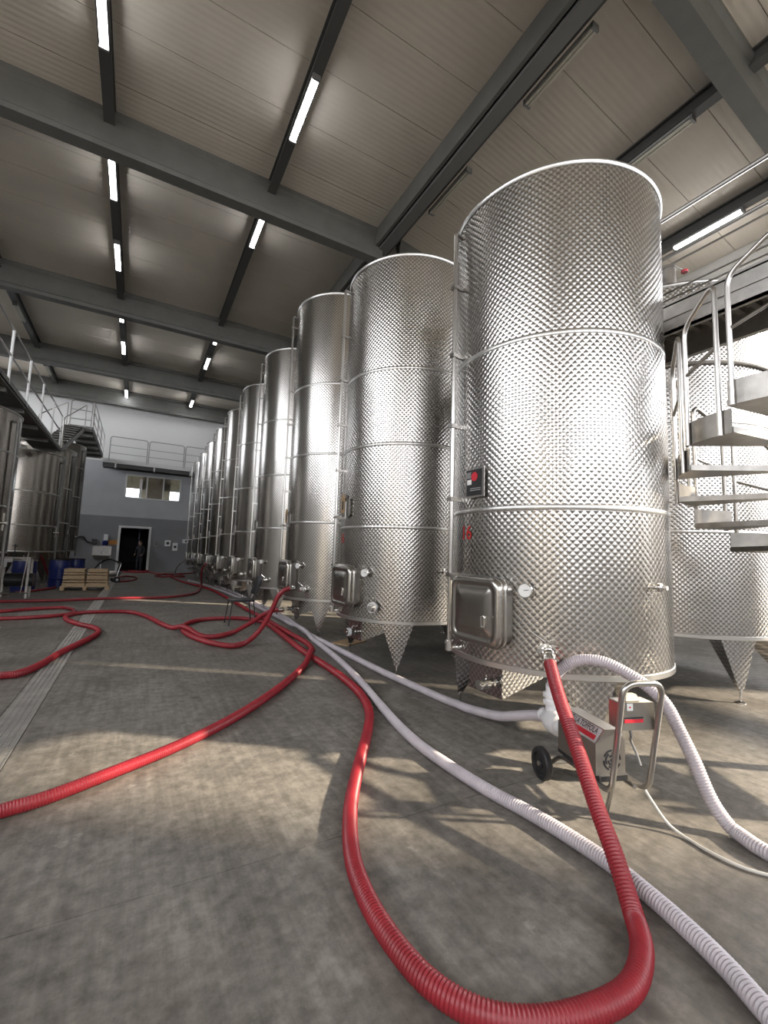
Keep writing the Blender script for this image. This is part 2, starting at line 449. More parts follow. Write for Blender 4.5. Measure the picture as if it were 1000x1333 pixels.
M = {
    'floor': concrete_floor(),
    'swirl': swirl_steel('swirl_polished_steel', 0.036, 0.2, 0.23),
    'swirl_mid': swirl_steel('swirl_polished_steel_fine', 0.036, 0.10, 0.2),
    'swirl_dark': swirl_steel('swirl_polished_steel_dark', 0.036, 0.06, 0.2, (0.27, 0.25, 0.225)),  # same steel, base colour lowered to offset light from the left openings
    'steel': mat('brushed_steel', (0.50, 0.485, 0.465), 0.28, 1.0),
    'band': mat('smooth_weld_band', (0.66, 0.65, 0.63), 0.34, 1.0),
    'door_steel': mat('pressed_steel', (0.46, 0.44, 0.41), 0.27, 1.0),
    'chrome': mat('polished_steel', (0.75, 0.74, 0.72), 0.12, 1.0),
    'galv': mat('galvanised_steel', (0.42, 0.405, 0.385), 0.4, 1.0, var=0.12, vscale=12),
    'grate': mat('worn_drain_grate', (0.42, 0.40, 0.37), 0.55, 0.6, var=0.2, vscale=5),
    'dark_steel': mat('dark_catwalk_steel', (0.20, 0.195, 0.185), 0.5, 0.8, var=0.1, vscale=8),
    'tread': mat('worn_steel_tread', (0.29, 0.275, 0.255), 0.36, 1.0, var=0.18, vscale=9),
    'beam': mat('painted_beam', (0.185, 0.185, 0.175), 0.6, var=0.08, vscale=3),
    'purlin': mat('dark_purlin', (0.10, 0.10, 0.097), 0.55),
    'ridge': mat('ridge_beam_grey', (0.20, 0.20, 0.195), 0.5),
    'ceil': panel_mat('roof_panel', (0.85, 0.78, 0.68), (0, 2.6, 0), 0.35),
    'wall': panel_mat('wall_panel', (0.62, 0.60, 0.56), (0.6, 0, 0), 0.15),
    'farwall': wall_paint(),
    'rail_grey': mat('rail_grey_paint', (0.42, 0.42, 0.42), 0.45),
    'pump_steel': mat('satin_pump_steel', (0.40, 0.375, 0.34), 0.38, 1.0),
    'white_paint': mat('white_paint', (0.8, 0.8, 0.79), 0.5),
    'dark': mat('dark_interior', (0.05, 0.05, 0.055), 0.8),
    'brown': mat('brown_interior', (0.24, 0.16, 0.09), 0.7),
    'cream': mat('cream_interior', (0.6, 0.56, 0.47), 0.7),
    'glass': glass_mat(),
    'tube': emit('fluorescent_tube', (0.97, 0.98, 1.0), 13.0),
    'tube_off': mat('unlit_tube_cover', (0.72, 0.69, 0.60), 0.4),
    'fixture': mat('fixture_housing', (0.45, 0.45, 0.44), 0.5),
    'red': mat('red_hose_rubber', (0.27, 0.016, 0.025), 0.42, var=0.18, vscale=5, spec=0.6),
    'white_hose': mat('white_hose_plastic', (0.50, 0.46, 0.49), 0.38, var=0.1, vscale=7),
    'white_plastic': mat('white_plastic', (0.80, 0.80, 0.81), 0.35),
    'cable': mat('pale_cable', (0.62, 0.60, 0.55), 0.5),
    'black': mat('black_rubber', (0.018, 0.018, 0.019), 0.55),
    'black_metal': mat('black_metal', (0.025, 0.025, 0.027), 0.35),
    'grey_plastic': mat('grey_plastic', (0.25, 0.25, 0.25), 0.4),
    'blue': mat('blue_drum', (0.006, 0.016, 0.13), 0.35),
    'wood': mat('pale_timber', (0.60, 0.44, 0.27), 0.7, var=0.25, vscale=7, stretch=(1, 8, 8)),
    'cardboard': mat('cardboard', (0.42, 0.29, 0.17), 0.8, var=0.15, vscale=10),
    'paper': mat('white_paper', (0.82, 0.82, 0.80), 0.7),
    'red_paint': mat('red_paint', (0.50, 0.02, 0.025), 0.45),
    'red_print': mat('red_print', (0.62, 0.03, 0.05), 0.4),
    'black_print': mat('black_print', (0.015, 0.016, 0.022), 0.4),
    'silver_print': mat('silver_label', (0.55, 0.55, 0.56), 0.6, 0.0),
    'orange': mat('orange_sign', (0.62, 0.27, 0.06), 0.5),
    'drain_dark': mat('drain_pit', (0.035, 0.032, 0.03), 0.8),
    'asphalt': mat('yard_asphalt', (0.13, 0.125, 0.115), 0.8, var=0.15, vscale=0.5),  # unseen yard kept dark to weaken its reflection in the near tank
    'skin': mat('skin', (0.33, 0.19, 0.13), 0.5),
    'cloth_dark': mat('dark_jacket', (0.02, 0.021, 0.026), 0.8),
    'trousers': mat('dark_trousers', (0.028, 0.03, 0.04), 0.85),
    'hair': mat('dark_hair', (0.018, 0.012, 0.009), 0.6),
    'shoe': mat('boot_leather', (0.03, 0.026, 0.022), 0.5),
}
# ------------------------------------------------------------------ the hall: ground, floor, walls, roof
struct(MB().box(-60, 70, -60, 70, -0.3, -0.075).build('ground', M['asphalt'], smooth=None), 'dark asphalt yard outside the hall')
floor = struct(MB().box(WX0, WX1, WY0, WY1, -0.075, -0.05).build('floor', M['drain_dark'], smooth=None), 'worn stained concrete slab floor')
DR0, DR1 = -0.83, -0.60
ys = [WY0, -3.0, 2.06, 7.15, 12.2, 17.3, 22.4, WY1]
for (xa, xb) in ((WX0, DR0), (DR1, 8.2), (8.2, WX1)):
    for i in range(len(ys) - 1):
        g = 0.0035
        MB().box(xa + (g if xa > 0 else 0), xb - (g if xb > 0 else 0), ys[i] + g, ys[i + 1] - g, -0.05, 0.0).build('slab', M['floor'], floor, smooth=None)

grate = MB()
for k in range(6):
    x = DR0 + 0.012 + k * (DR1 - DR0 - 0.024) / 5
    grate.box(x - 0.006, x + 0.006, 0.004, 0.996, -0.028, -0.001)
for k in range(30):
    y = 0.016 + k * 0.0333
    grate.box(DR0 + 0.012, DR1 - 0.012, y - 0.004, y + 0.004, -0.020, -0.003)
grate_me = grate.mesh('grate', None)
drain = empty('drain_channel', (0, -1, 0))
tag(drain, 'long steel grated drain channel set in the concrete floor', 'drain')
for i in range(25):
    o = link('grate', grate_me, M['grate'], drain, (0, i, 0))

def wall_holes(name, plane, at, u0, u1, z0, z1, th, holes, material):
    """wall slab with rectangular openings; plane 'x' (wall at x=at) or 'y'"""
    us = sorted({u0, u1, *[h[0] for h in holes], *[h[1] for h in holes]})
    zs = sorted({z0, z1, *[h[2] for h in holes], *[h[3] for h in holes]})
    mb = MB()
    for i in range(len(us) - 1):
        for j in range(len(zs) - 1):
            cu, cz = (us[i] + us[i + 1]) / 2, (zs[j] + zs[j + 1]) / 2
            if any(h[0] < cu < h[1] and h[2] < cz < h[3] for h in holes): continue
            if plane == 'y': mb.box(us[i], us[i + 1], at, at + th, zs[j], zs[j + 1])
            else: mb.box(at, at + th, us[i], us[i + 1], zs[j], zs[j + 1])
    return struct(mb.build(name, material, smooth=None))

DOOR = (-0.88, 0.60, 0.0, 2.52)
WIN = (-0.82, 2.08, 4.26, 5.62)
wall_holes('wall_far', 'y', WY1, WX0, WX1, -0.05, 10.7, 0.2, [DOOR, WIN], M['farwall'])
wall_holes('wall_left', 'x', WX0 - 0.2, WY0, WY1, -0.05, 10.7, 0.2, L_OPEN, M['wall'])
wall_holes('wall_right', 'x', WX1, WY0, WY1, -0.05, 10.7, 0.2, R_OPEN, M['wall'])
wall_holes('wall_back', 'y', WY0 - 0.2, WX0, WX1, -0.05, 10.7, 0.2, B_OPEN, M['wall'])

# rooms behind the far wall
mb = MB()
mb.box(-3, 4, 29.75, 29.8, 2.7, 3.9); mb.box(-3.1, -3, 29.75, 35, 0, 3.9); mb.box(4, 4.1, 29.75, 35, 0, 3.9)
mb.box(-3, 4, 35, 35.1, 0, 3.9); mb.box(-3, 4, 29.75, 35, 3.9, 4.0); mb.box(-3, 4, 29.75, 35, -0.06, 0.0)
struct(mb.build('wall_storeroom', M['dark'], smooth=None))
mb = MB()
mb.box(-3, 5, 29.75, 34, 4.02, 4.08); mb.box(-3, 5, 29.75, 34, 6.6, 6.7); mb.box(-3.1, -3, 29.75, 34, 4.02, 6.7); mb.box(5, 5.1, 29.75, 34, 4.02, 6.7)
for (a, b) in ((-3, -0.95), (0.0, 0.3), (1.25, 1.75), (2.5, 5)):
    mb.box(a, b, 34, 34.1, 4.02, 6.7)
mb.box(-3, 5, 34, 34.1, 4.02, 4.15); mb.box(-3, 5, 34, 34.1, 5.35, 6.7)
struct(mb.build('wall_office', M['cream'], smooth=None))
cab = empty('office_cabinet', (0.75, 31.2, 4.081))
tag(cab, 'brown cabinet standing inside the office behind the upper window', 'cabinet')
MB().box(-0.5, 0.5, 0, 0.45, 0, 1.75).build('body', M['brown'], cab, None)
for s in (-0.25, 0.25):
    d = MB().box(s - 0.235, s + 0.235, -0.02, -0.001, 0.04, 1.71).build('door', M['brown'], cab, None)
    MB().cyl((s * 0.2, -0.04, 0.8), (s * 0.2, -0.04, 0.95), 0.01, n=8).build('handle', M['galv'], d)

# office window
win = struct(empty('window_1', (0, WY1, 0)), 'white framed three-pane office window high in the far grey wall')
mb = MB()
x0, x1, z0, z1 = WIN
for (a, b, c, d) in ((x0 - 0.03, x0 + 0.05, z0 - 0.03, z1 + 0.03), (x1 - 0.05, x1 + 0.03, z0 - 0.03, z1 + 0.03), (x0, x1, z0 - 0.03, z0 + 0.05), (x0, x1, z1 - 0.05, z1 + 0.03)):
    mb.box(a, b, -0.03, 0.08, c, d)
mb.build('window_frame', M['white_paint'], win, None)
for x in (0.27, 1.14):
    MB().box(x - 0.035, x + 0.035, -0.02, 0.07, z0 + 0.05, z1 - 0.05).build('mullion', M['white_paint'], win, None)
for (a, b) in ((x0 + 0.05, 0.235), (0.305, 1.105), (1.175, x1 - 0.05)):
    MB().box(a, b, 0.02, 0.03, z0 + 0.05, z1 - 0.05).build('pane', M['glass'], win, None)
MB().box(-0.12, 0.02, -0.015, 0.05, z0 + 0.06, z1 - 0.2).build('sash', M['white_paint'], win, None)

# doorway frame
dr = struct(empty('door_1', (0, WY1, 0)), 'open doorway with white frame in the far wall')
x0, x1, z0, z1 = DOOR
for (a, b) in ((x0 - 0.1, x0 + 0.02), (x1 - 0.02, x1 + 0.1)):
    MB().box(a, b, -0.04, 0.22, 0, z1 + 0.1).build('jamb', M['white_paint'], dr, None)
MB().box(x0 + 0.02, x1 - 0.02, -0.04, 0.22, z1 - 0.02, z1 + 0.1).build('head_jamb', M['white_paint'], dr, None)
rk = empty('storage_rack', (-0.5, 32.2, 0))
tag(rk, 'dark blue storage rack inside the room behind the doorway', 'rack')
for x in (-0.6, 0.6):
    for y in (0, 0.5):
        MB().box(x - 0.03, x + 0.03, y - 0.03, y + 0.03, 0, 2.9).build('upright', M['blue'], rk, None)
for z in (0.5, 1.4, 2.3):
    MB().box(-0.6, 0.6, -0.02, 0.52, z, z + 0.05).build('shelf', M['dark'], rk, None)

# ---- roof: flat bay to the left of the ridge beam, falling bay to the right of it
RZ, RIDGE, SL = 10.36, 5.62, 0.16
def roof_z(x): return RZ - max(0.0, x - RIDGE) * SL
mb = MB()
mb.box(WX0 - 0.2, RIDGE, WY0 - 0.2, WY1 + 0.2, RZ + 0.07, RZ + 0.25)
q = [(RIDGE, RZ + 0.07), (13.2, roof_z(13.2) + 0.07), (13.2, roof_z(13.2) + 0.25), (RIDGE, RZ + 0.25)]
mb.loft([[(x, y, z) for (x, z) in q] for y in (WY0 - 0.2, WY1 + 0.2)])
ceiling = struct(mb.build('ceiling', M['purlin'], smooth=None), 'pale ribbed roof panels on dark purlins')
spans = [(WX0, -7.9), (-7.9, -4.53), (-4.53, -1.17), (-1.17, 2.2), (2.2, RIDGE), (RIDGE, 8.34), (8.34, 11.0), (11.0, 13.1)]
PY = 1.15
for (a, b) in spans:
    L = (b - a) if a < RIDGE - 0.1 else (b - a) * math.hypot(1, SL)
    g = 0.006
    me = MB().box(-L / 2 + g, L / 2 - g, -PY / 2 + g, PY / 2 - g, 0, 0.06).mesh('panel', None)
    me.materials.append(M['ceil'])
    y = WY0 + PY / 2
    while y < WY1:
        o = link('panel', me, None, ceiling, ((a + b) / 2, y, roof_z((a + b) / 2)))
        if a >= RIDGE - 0.1: o.rotation_euler = (0, math.atan(SL), 0)
        y += PY

# rafters across the hall
BY = [2.95, 10.22, 17.62, 24.2, 29.05]
BZ = 9.47
prof = [(-0.15, 0), (0.15, 0), (0.15, 0.12), (0.09, 0.18), (0.09, 0.72), (0.15, 0.78), (0.15, 0.89), (-0.15, 0.89), (-0.15, 0.78), (-0.09, 0.72), (-0.09, 0.18), (-0.15, 0.12)]
ORDN = ['first', 'second', 'third', 'fourth', 'fifth']
for i, y in enumerate(BY):
    b = MB().loft([[(x, y + p, BZ + z) for (p, z) in prof] for x in (WX0, RIDGE - 0.3)]).build('roof_beam', M['beam'], smooth=None)
    struct(b, 'deep grey roof beam crossing the hall over the drain, %s from the near end' % ORDN[i])
    b2 = MB().loft([[(x, y + p, BZ + z - max(0, x - RIDGE) * SL) for (p, z) in prof] for x in (RIDGE + 0.25, WX1)]).build('roof_beam', M['beam'], smooth=None)
    struct(b2, 'sloping grey roof beam beyond the ridge above the tanks, %s from the near end' % ORDN[i])
# purlins along the hall
for x, where in ((-7.9, 'outermost, by the window wall'), (-4.53, 'over the dark tanks'), (-1.17, 'over the drain'), (2.2, 'beside the tank row'), (8.34, 'first beyond the ridge beam'), (11.0, 'above the spiral staircase')):
    z = roof_z(x)
    mb = MB()
    mb.box(x - 0.10, x + 0.10, WY0, WY1, z - 0.29, z - 0.25).box(x - 0.03, x + 0.03, WY0, WY1, z - 0.25, z - 0.03).box(x - 0.10, x + 0.10, WY0, WY1, z - 0.03, z - 0.002)
    struct(mb.build('purlin', M['purlin'], smooth=None), 'dark steel purlin running the length of the hall, ' + where)
# ridge beam with its gutter flange
rb = struct(empty('ridge_beam', (0, 0, 0)), 'broad dark steel ridge beam along the hall above the near tank')
MB().box(5.10, 5.18, WY0, WY1, 9.86, 10.35).build('side_flange', M['beam'], rb, None)
MB().box(5.18, 5.30, WY0, WY1, 10.05, 10.35).build('web', M['purlin'], rb, None)
MB().box(5.22, 5.50, WY0, WY1, 9.80, 9.88).build('bottom_flange', M['ridge'], rb, None)
MB().box(5.34, 5.40, WY0, WY1, 9.88, 10.35).build('web', M['purlin'], rb, None)
MB().box(5.52, 5.66, WY0, WY1, 9.98, 10.33).build('gutter_side', M['purlin'], rb, None)

# ---- tube lights
def light(x, y0, z, lit, label, L=1.42):
    r = empty('tube_light', (x, y0 + L / 2, z))
    tag(r, label, 'light', 'tube lights under the roof')
    mb = MB().box(-0.07, 0.07, -L / 2, L / 2, -0.05, 0.0)
    mb.build('housing', M['fixture'], r, None)
    for s in (-1, 1):
        MB().box(-0.075, 0.075, s * L / 2 - 0.02, s * L / 2 + 0.02, -0.11, 0.002).build('end_cap', M['grey_plastic'], r, None)
    for dx in (-0.032, 0.032):
        MB().cyl((dx, -L / 2 + 0.02, -0.078), (dx, L / 2 - 0.02, -0.078), 0.024, n=8).build('tube', M['tube'] if lit else M['tube_off'], r)
    return r
ORD = ['first', 'second', 'third', 'fourth', 'fifth', 'sixth']
za = RZ - 0.29
for i, y in enumerate((7.05, 10.88, 14.1, 17.72, 20.95, 27.5)):
    light(-1.17, y, za, True, 'lit tube light, %s from the near end on the purlin over the drain' % ORD[i])
for i, y in enumerate((7.03, 10.8, 17.68, 20.6, 27.1)):
    light(2.2, y, za, True, 'lit tube light, %s from the near end on the purlin beside the tank row' % ORD[i])
for i, y in enumerate((3.92, 7.0)):
    light(5.76, y, 9.96, False, 'unlit tube light on the ridge beam, %s' % ('just past the sloping beam' if i == 0 else 'above the gap between the two nearest tanks'))
light(8.34, 3.75, roof_z(8.34) - 0.29, False, 'unlit tube light peeking over the rim of the nearest tank')
light(11.0, 4.05, roof_z(11.0) - 0.29, True, 'lit tube light above the steel walkway by the stairs')
for i, y in enumerate((19.9, 26.0)):
    light(-4.53, y, za, False, 'unlit tube light over the dark tanks, %s one' % ('nearer' if i == 0 else 'farther'))

# ---- walkway along the far wall
wk = empty('far_walkway', (0, 28.55, 6.05))
tag(wk, 'steel walkway with white railing along the far wall', 'walkway')
MB().box(-2.0, 9.0, 0, 0.95, 0.05, 0.11).build('deck', M['galv'], wk, None)
MB().box(-2.0, 9.0, -0.02, 0.02, -0.02, 0.22).build('toe_board', M['white_paint'], wk, None)
MB().box(-2.0, 9.0, 0.12, 0.2, -0.22, 0.05).build('joist', M['purlin'], wk, None)
MB().box(-2.0, 9.0, 0.7, 0.78, -0.22, 0.05).build('joist', M['purlin'], wk, None)
for i in range(6):
    x = -1.72 + i * 1.93
    p = fillet([(x, 0, 0.1), (x, 0, 1.48), (x + 1.85, 0, 1.48), (x + 1.85, 0, 0.1)], 0.16)
    mb = MB().tube(p, 0.027, 8)
    for z in (0.55, 0.98): mb.cyl((x, 0, z), (x + 1.85, 0, z), 0.018, n=6)
    mb.build('rail_panel', M['rail_grey'], wk)
    MB().box(x + 0.3, x + 0.38, -0.02, 0.04, -0.28, 0.02).build('bracket', M['white_paint'], wk, None)
# ------------------------------------------------------------------ the tanks
def rrect(cx, cy, hw, hh, r, n=5):
    out = []
    for (sx, sy, a0) in ((1, 1, 0), (-1, 1, PI / 2), (-1, -1, PI), (1, -1, 3 * PI / 2)):
        for k in range(n + 1):
            a = a0 + PI / 2 * k / n
            out.append((cx + sx * (hw - r) + r * math.cos(a), cy + sy * (hh - r) + r * math.sin(a)))
    return out

LEG_A = [math.radians(118.9), math.radians(234.8), math.radians(355)]

def make_tank(loc, R, zb, zt, bands, mats, plate='tag', full=True, nseg=96, leg_a=LEG_A):
    root = empty('wine_tank', loc)
    sw = M[mats]
    # shell in courses between the weld bands
    zs = [zb + 0.04] + bands + [zt - 0.03]
    prof = []
    for i in range(len(zs) - 1):
        n = 1
        prof += [(R, zs[i] + (0.012 if i else 0)), (R, zs[i + 1] - (0.012 if i < len(zs) - 2 else 0))]
    MB().lathe([(R, zb + 0.04), (R, zt - 0.03)], nseg).build('shell', sw, root)
    for b in bands:
        MB().lathe([(R, b - 0.02), (R + 0.003, b - 0.017), (R + 0.003, b + 0.017), (R, b + 0.02)], nseg).build('weld_band', M['band'], root, 60)
    MB().lathe([(R - 0.01, zt - 0.03), (R + 0.006, zt - 0.03), (R + 0.016, zt - 0.015), (R + 0.016, zt), (R + 0.004, zt + 0.012), (R - 0.02, zt + 0.01), (0.25, zt + 0.12), (0.25, zt + 0.3), (0.0, zt + 0.3)], nseg).build('top', M['band'], root, 50)
    MB().lathe([(0.0, zb - 0.02), (R * 0.9, zb), (R + 0.004, zb), (R + 0.008, zb + 0.004), (R + 0.008, zb + 0.038), (R, zb + 0.042)], nseg).build('bottom_rim', M['band'], root, 40)
    # legs: folded wedge plates
    for a in leg_a:
        c, s = math.cos(a), math.sin(a)
        rad, tan = Vector((c, s, 0)), Vector((-s, c, 0))
        rf = R * 0.985
        hw = 0.19
        top = [rad * (R * 0.985) * math.cos(t) + tan * R * 0.985 * math.sin(t) + Vector((0, 0, zb + 0.01)) for t in (-hw / R, -hw / R / 2, 0, hw / R / 2, hw / R)]
        top += [rad * (R * 0.62) + tan * 0.03 + Vector((0, 0, zb + 0.01)), rad * (R * 0.62) - tan * 0.03 + Vector((0, 0, zb + 0.01))]
        zf = 0.12
        f0 = rad * (rf - 0.02) + Vector((0, 0, zf))
        bot = [f0 + tan * t + rad * 0.015 for t in (-0.022, -0.011, 0, 0.011, 0.022)] + [f0 - rad * 0.03 + tan * 0.01, f0 - rad * 0.03 - tan * 0.01]
        mb = MB(); base = 0
        mb.v = [tuple(p) for p in top + bot]
        n = 7
        for j in range(n):
            k = (j + 1) % n
            mb.f.append((j, n + j, n + k, k))
            def uvp(p, j=j):
                return (Vector(p).dot(tan) + Vector(p).dot(rad) * 0.6, p[2])
            mb.uv[len(mb.f) - 1] = [uvp(mb.v[x]) for x in mb.f[-1]]
        mb.f.append(tuple(reversed(range(n, 2 * n))))
        lg = mb.build('leg', sw, root, 30)
        fp = rad * (rf - 0.022)
        MB().cyl((fp.x, fp.y, 0.012), (fp.x, fp.y, 0.135), 0.012, n=8).lathe([(0.0, 0.0), (0.045, 0.0), (0.045, 0.008), (0.018, 0.02), (0, 0.02)], 16, (fp.x, fp.y, 0)).build('foot', M['chrome'], lg, 30)
    if not full:
        return root
    # sump under the tank: deep at the front, rising to the rear
    mb = MB()
    y0, y1 = -0.04, 0.34
    pts = [(-0.62, zb + 0.02), (0.45, zb + 0.02), (0.45, zb - 0.02), (-0.62, 0.288)]
    for (yy, fl) in ((y0, False), (y1, True)):
        f = [(x, yy, z) for (x, z) in pts]
        order = (3, 2, 1, 0) if not fl else (0, 1, 2, 3)
        mb.add(f, [order], [[(f[k][0], f[k][2]) for k in order]])
    mb.add([(-0.62, y0, 0.288), (-0.62, y0, zb + 0.02), (-0.62, y1, zb + 0.02), (-0.62, y1, 0.288)], [(0, 1, 2, 3)], [[(y0, 0.288), (y0, zb), (y1, zb), (y1, 0.288)]])
    mb.add([(-0.62, y0, 0.288), (-0.62, y1, 0.288), (0.45, y1, zb - 0.02), (0.45, y0, zb - 0.02)], [(0, 1, 2, 3)], [[(y0, 0), (y1, 0), (y1, 1), (y0, 1)]])
    sump = mb.build('sump', sw, root, 20)
    sv = MB().cyl((-0.60, 0.03, 0.40), (-0.70, 0.03, 0.40), 0.024, n=14).cyl((-0.655, 0.03, 0.40), (-0.675, 0.03, 0.40), 0.042, n=16).cyl((-0.70, 0.03, 0.40), (-0.735, 0.03, 0.40), 0.040, n=16).cyl((-0.735, 0.03, 0.40), (-0.80, 0.03, 0.40), 0.026, n=14).cyl((-0.775, 0.03, 0.40), (-0.795, 0.03, 0.40), 0.038, n=16).build('sump_valve', M['chrome'], root)
    MB().cyl((-0.715, 0.03, 0.42), (-0.715, 0.03, 0.47), 0.008, n=8).bar((-0.715, 0.03, 0.468), (-0.66, -0.03, 0.478), 0.014, 0.006).build('lever', M['chrome'], sv)
    # manhole: neck, pillow door, hinge, latch
    cy, cz, hw, hh = -0.08, 0.98, 0.268, 0.245
    def ring(x, s, r): return [(x, cy + p, cz + q) for (p, q) in rrect(0, 0, hw - s, hh - s, max(0.012, r - s * 0.6))]
    MB().loft([ring(-0.70, 0.03, 0.08), ring(-0.895, 0.03, 0.08)], cap0=False, cap1=False).build('door_neck', M['steel'], root, 40)
    MB().loft([ring(-0.875, -0.004, 0.085), ring(-0.893, -0.010, 0.09), ring(-0.905, -0.004, 0.085)], cap0=True, cap1=True).build('door_flange', M['steel'], root, 40)
    prof = [(-0.905, 0.006), (-0.935, 0.0), (-0.952, 0.008), (-0.962, 0.024), (-0.964, 0.044), (-0.955, 0.056), (-0.952, 0.062), (-0.958, 0.078), (-0.968, 0.10), (-0.975, 0.14), (-0.976, 0.19)]
    dm = MB().loft([ring(x, s, 0.085) for (x, s) in prof], cap0=True, cap1=True)
    door = dm.build('door', M['door_steel'], root, 50)
    p = fillet([(-0.978, cy - 0.118, cz - 0.105), (-0.978, cy - 0.118, cz - 0.025), (-0.978, cy - 0.148, cz - 0.025), (-0.978, cy - 0.148, cz - 0.105), (-0.978, cy - 0.118, cz - 0.105)], 0.014)
    MB().tube(p, 0.007, 8).build('latch', M['chrome'], door)
    hm = MB().cyl((-0.925, cy + hw + 0.022, cz - 0.2), (-0.925, cy + hw + 0.022, cz + 0.2), 0.014, n=10)
    hm.bar((-0.925, cy + hw + 0.02, cz + 0.15), (-0.925, cy + hw - 0.02, cz + 0.15), 0.02, 0.03).bar((-0.925, cy + hw + 0.02, cz - 0.15), (-0.925, cy + hw - 0.02, cz - 0.15), 0.02, 0.03)
    hm.build('hinge', M['chrome'], door)
    # thermometer
    a = math.radians(-151.2); d = Vector((math.cos(a), math.sin(a), 0)); b0 = d * R + Vector((0, 0, 1.15))
    gm = MB().lathe([(0.0, -0.02), (0.016, -0.02), (0.016, 0.045), (0.048, 0.045), (0.052, 0.05), (0.052, 0.068), (0.047, 0.072), (0.045, 0.066), (0.0, 0.066)], 24, b0, d).build('thermometer', M['chrome'], root, 30)
    dial = MB().lathe([(0.0, 0.0675), (0.0445, 0.0675)], 24, b0, d).build('dial', M['paper'], gm, None)
    ta = Vector((-d.y, d.x, 0))
    MB().bar(b0 + d * 0.069 - ta * 0.008, b0 + d * 0.069 + ta * 0.026 + Vector((0, 0, 0.006)), 0.0035, 0.0015, d).build('needle', M['black_print'], gm, None)
    # racking valve
    a = math.radians(-143.3); d = Vector((math.cos(a), math.sin(a), 0)); b0 = d * R + Vector((0, 0, 0.765))
    vm = MB().lathe([(0.0, -0.03), (0.026, -0.03), (0.026, 0.03), (0.046, 0.03), (0.046, 0.045), (0.036, 0.05), (0.036, 0.075), (0.048, 0.078), (0.048, 0.092), (0.028, 0.096), (0.028, 0.15), (0.0, 0.15)], 20, b0, d).build('valve', M['chrome'], root, 30)
    ta = Vector((-d.y, d.x, 0)); vb = b0 + d * 0.06
    MB().cyl(vb, vb + Vector((0, 0, 0.062)), 0.009, n=8).cyl(vb + Vector((0, 0, 0.058)), vb + Vector((0, 0, 0.085)) - ta * 0.09 + Vector((0, 0, 0.03)), 0.0065, 0.0065, n=8).build('lever', M['chrome'], vm)
    # small sample tap on the side
    a = math.radians(-91); d = Vector((math.cos(a), math.sin(a), 0)); b0 = d * R + Vector((0, 0, 1.2))
    MB().lathe([(0.0, -0.02), (0.014, -0.02), (0.014, 0.03), (0.03, 0.032), (0.03, 0.055), (0.014, 0.06), (0.014, 0.09), (0.0, 0.09)], 14, b0, d).build('sample_tap', M['chrome'], root, 30)
    # level pipe standing off the shell
    px, py = -0.90, 0.266
    top = zt - 0.10
    pp = fillet([(px, py, 0.66), (px, py, top), (px + 0.17, py + 0.06, top)], 0.03, 3)
    lp = MB().tube(pp, 0.0185, 10).build('level_pipe', M['steel'], root)
    z = 1.22
    while z < top - 0.2:
        MB().bar((px - 0.01, py, z), (px + 0.14, py - 0.01, z), 0.022, 0.03).box(px - 0.026, px + 0.026, py - 0.026, py + 0.026, z - 0.016, z + 0.016).build('bracket', M['steel'], lp, None)
        z += 0.62
    MB().cyl((px, py, 0.62), (px, py, 0.70), 0.03, n=12).cyl((px, py, 0.64), (px + 0.12, py - 0.01, 0.64), 0.016, n=10).cyl((px - 0.05, py - 0.02, 0.69), (px + 0.05, py + 0.02, 0.69), 0.008, n=8).build('bottom_tap', M['chrome'], lp)
    # name plate bracket
    pm = MB().box(-R - 0.022, -R - 0.016, -0.108, 0.10, 1.83, 2.06).box(-R - 0.018, -R + 0.03, -0.06, -0.05, 1.86, 2.03).box(-R - 0.018, -R + 0.03, 0.05, 0.06, 1.86, 2.03)
    pl = pm.build('name_plate', M['steel'], root, None)
    pl['label'] = 'small stainless name plate'
    return root

def wrap_text(root, txt, size, ang, z, R, material):
    """red number painted on the curved shell"""
    me = text_mesh(txt, size)
    for v in me.vertices:
        a = ang + v.co.x / R
        h = v.co.y
        v.co = ((R + 0.0025) * math.cos(a), (R + 0.0025) * math.sin(a), z + h)
    me.materials.append(material)
    return link('number', me, None, root)

TX, TY0, TS, TR, TZB = 3.148, 2.625, 2.436, 0.862, 0.581
t1 = make_tank((TX, TY0, 0), TR, TZB, 4.312, [1.729, 2.993], 'swirl', nseg=128)
tag(t1, 'largest-looking stainless wine tank, painted with red number 16, beside the pump', 'tank', 'steel tanks in the row')
wrap_text(t1, '16', 0.155, math.radians(171.5), 1.555, TR, M['red_paint'])
# its own plate: black panel, red dot, white sticker
pl = [c for c in t1.children if c.name.startswith('name_plate')][0]
xf = -TR - 0.0235
MB().box(xf, xf + 0.002, -0.085, 0.095, 1.845, 2.05).build('panel', M['black_metal'], pl, None)
MB().lathe([(0.0, 0.0025), (0.036, 0.0025), (0.036, 0.0)], 24, (xf, 0.0, 1.995), (-1, 0, 0)).build('red_dot', M['red_print'], pl, None)
MB().box(xf - 0.002, xf, 0.035, 0.085, 1.935, 1.975).build('sticker', M['paper'], pl, None)
MB().box(xf - 0.002, xf, 0.04, 0.09, 1.985, 2.035).build('sticker', M['grey_plastic'], pl, None)
for z in (1.885, 1.90): MB().box(xf - 0.001, xf, -0.07, 0.05, z, z + 0.004).build('print_line', M['silver_print'], pl, None)
# second lever on the valve with the hose
vv = [c for c in t1.children if c.name.startswith('valve')][0]
a = math.radians(-143.3); d = Vector((math.cos(a), math.sin(a), 0)); vb = d * (TR + 0.06) + Vector((0, 0, 0.765)); ta = Vector((-d.y, d.x, 0))
MB().cyl(vb + Vector((0, 0, 0.05)), vb + ta * 0.13 + Vector((0, 0, 0.045)), 0.005, n=8).build('lever', M['chrome'], vv)

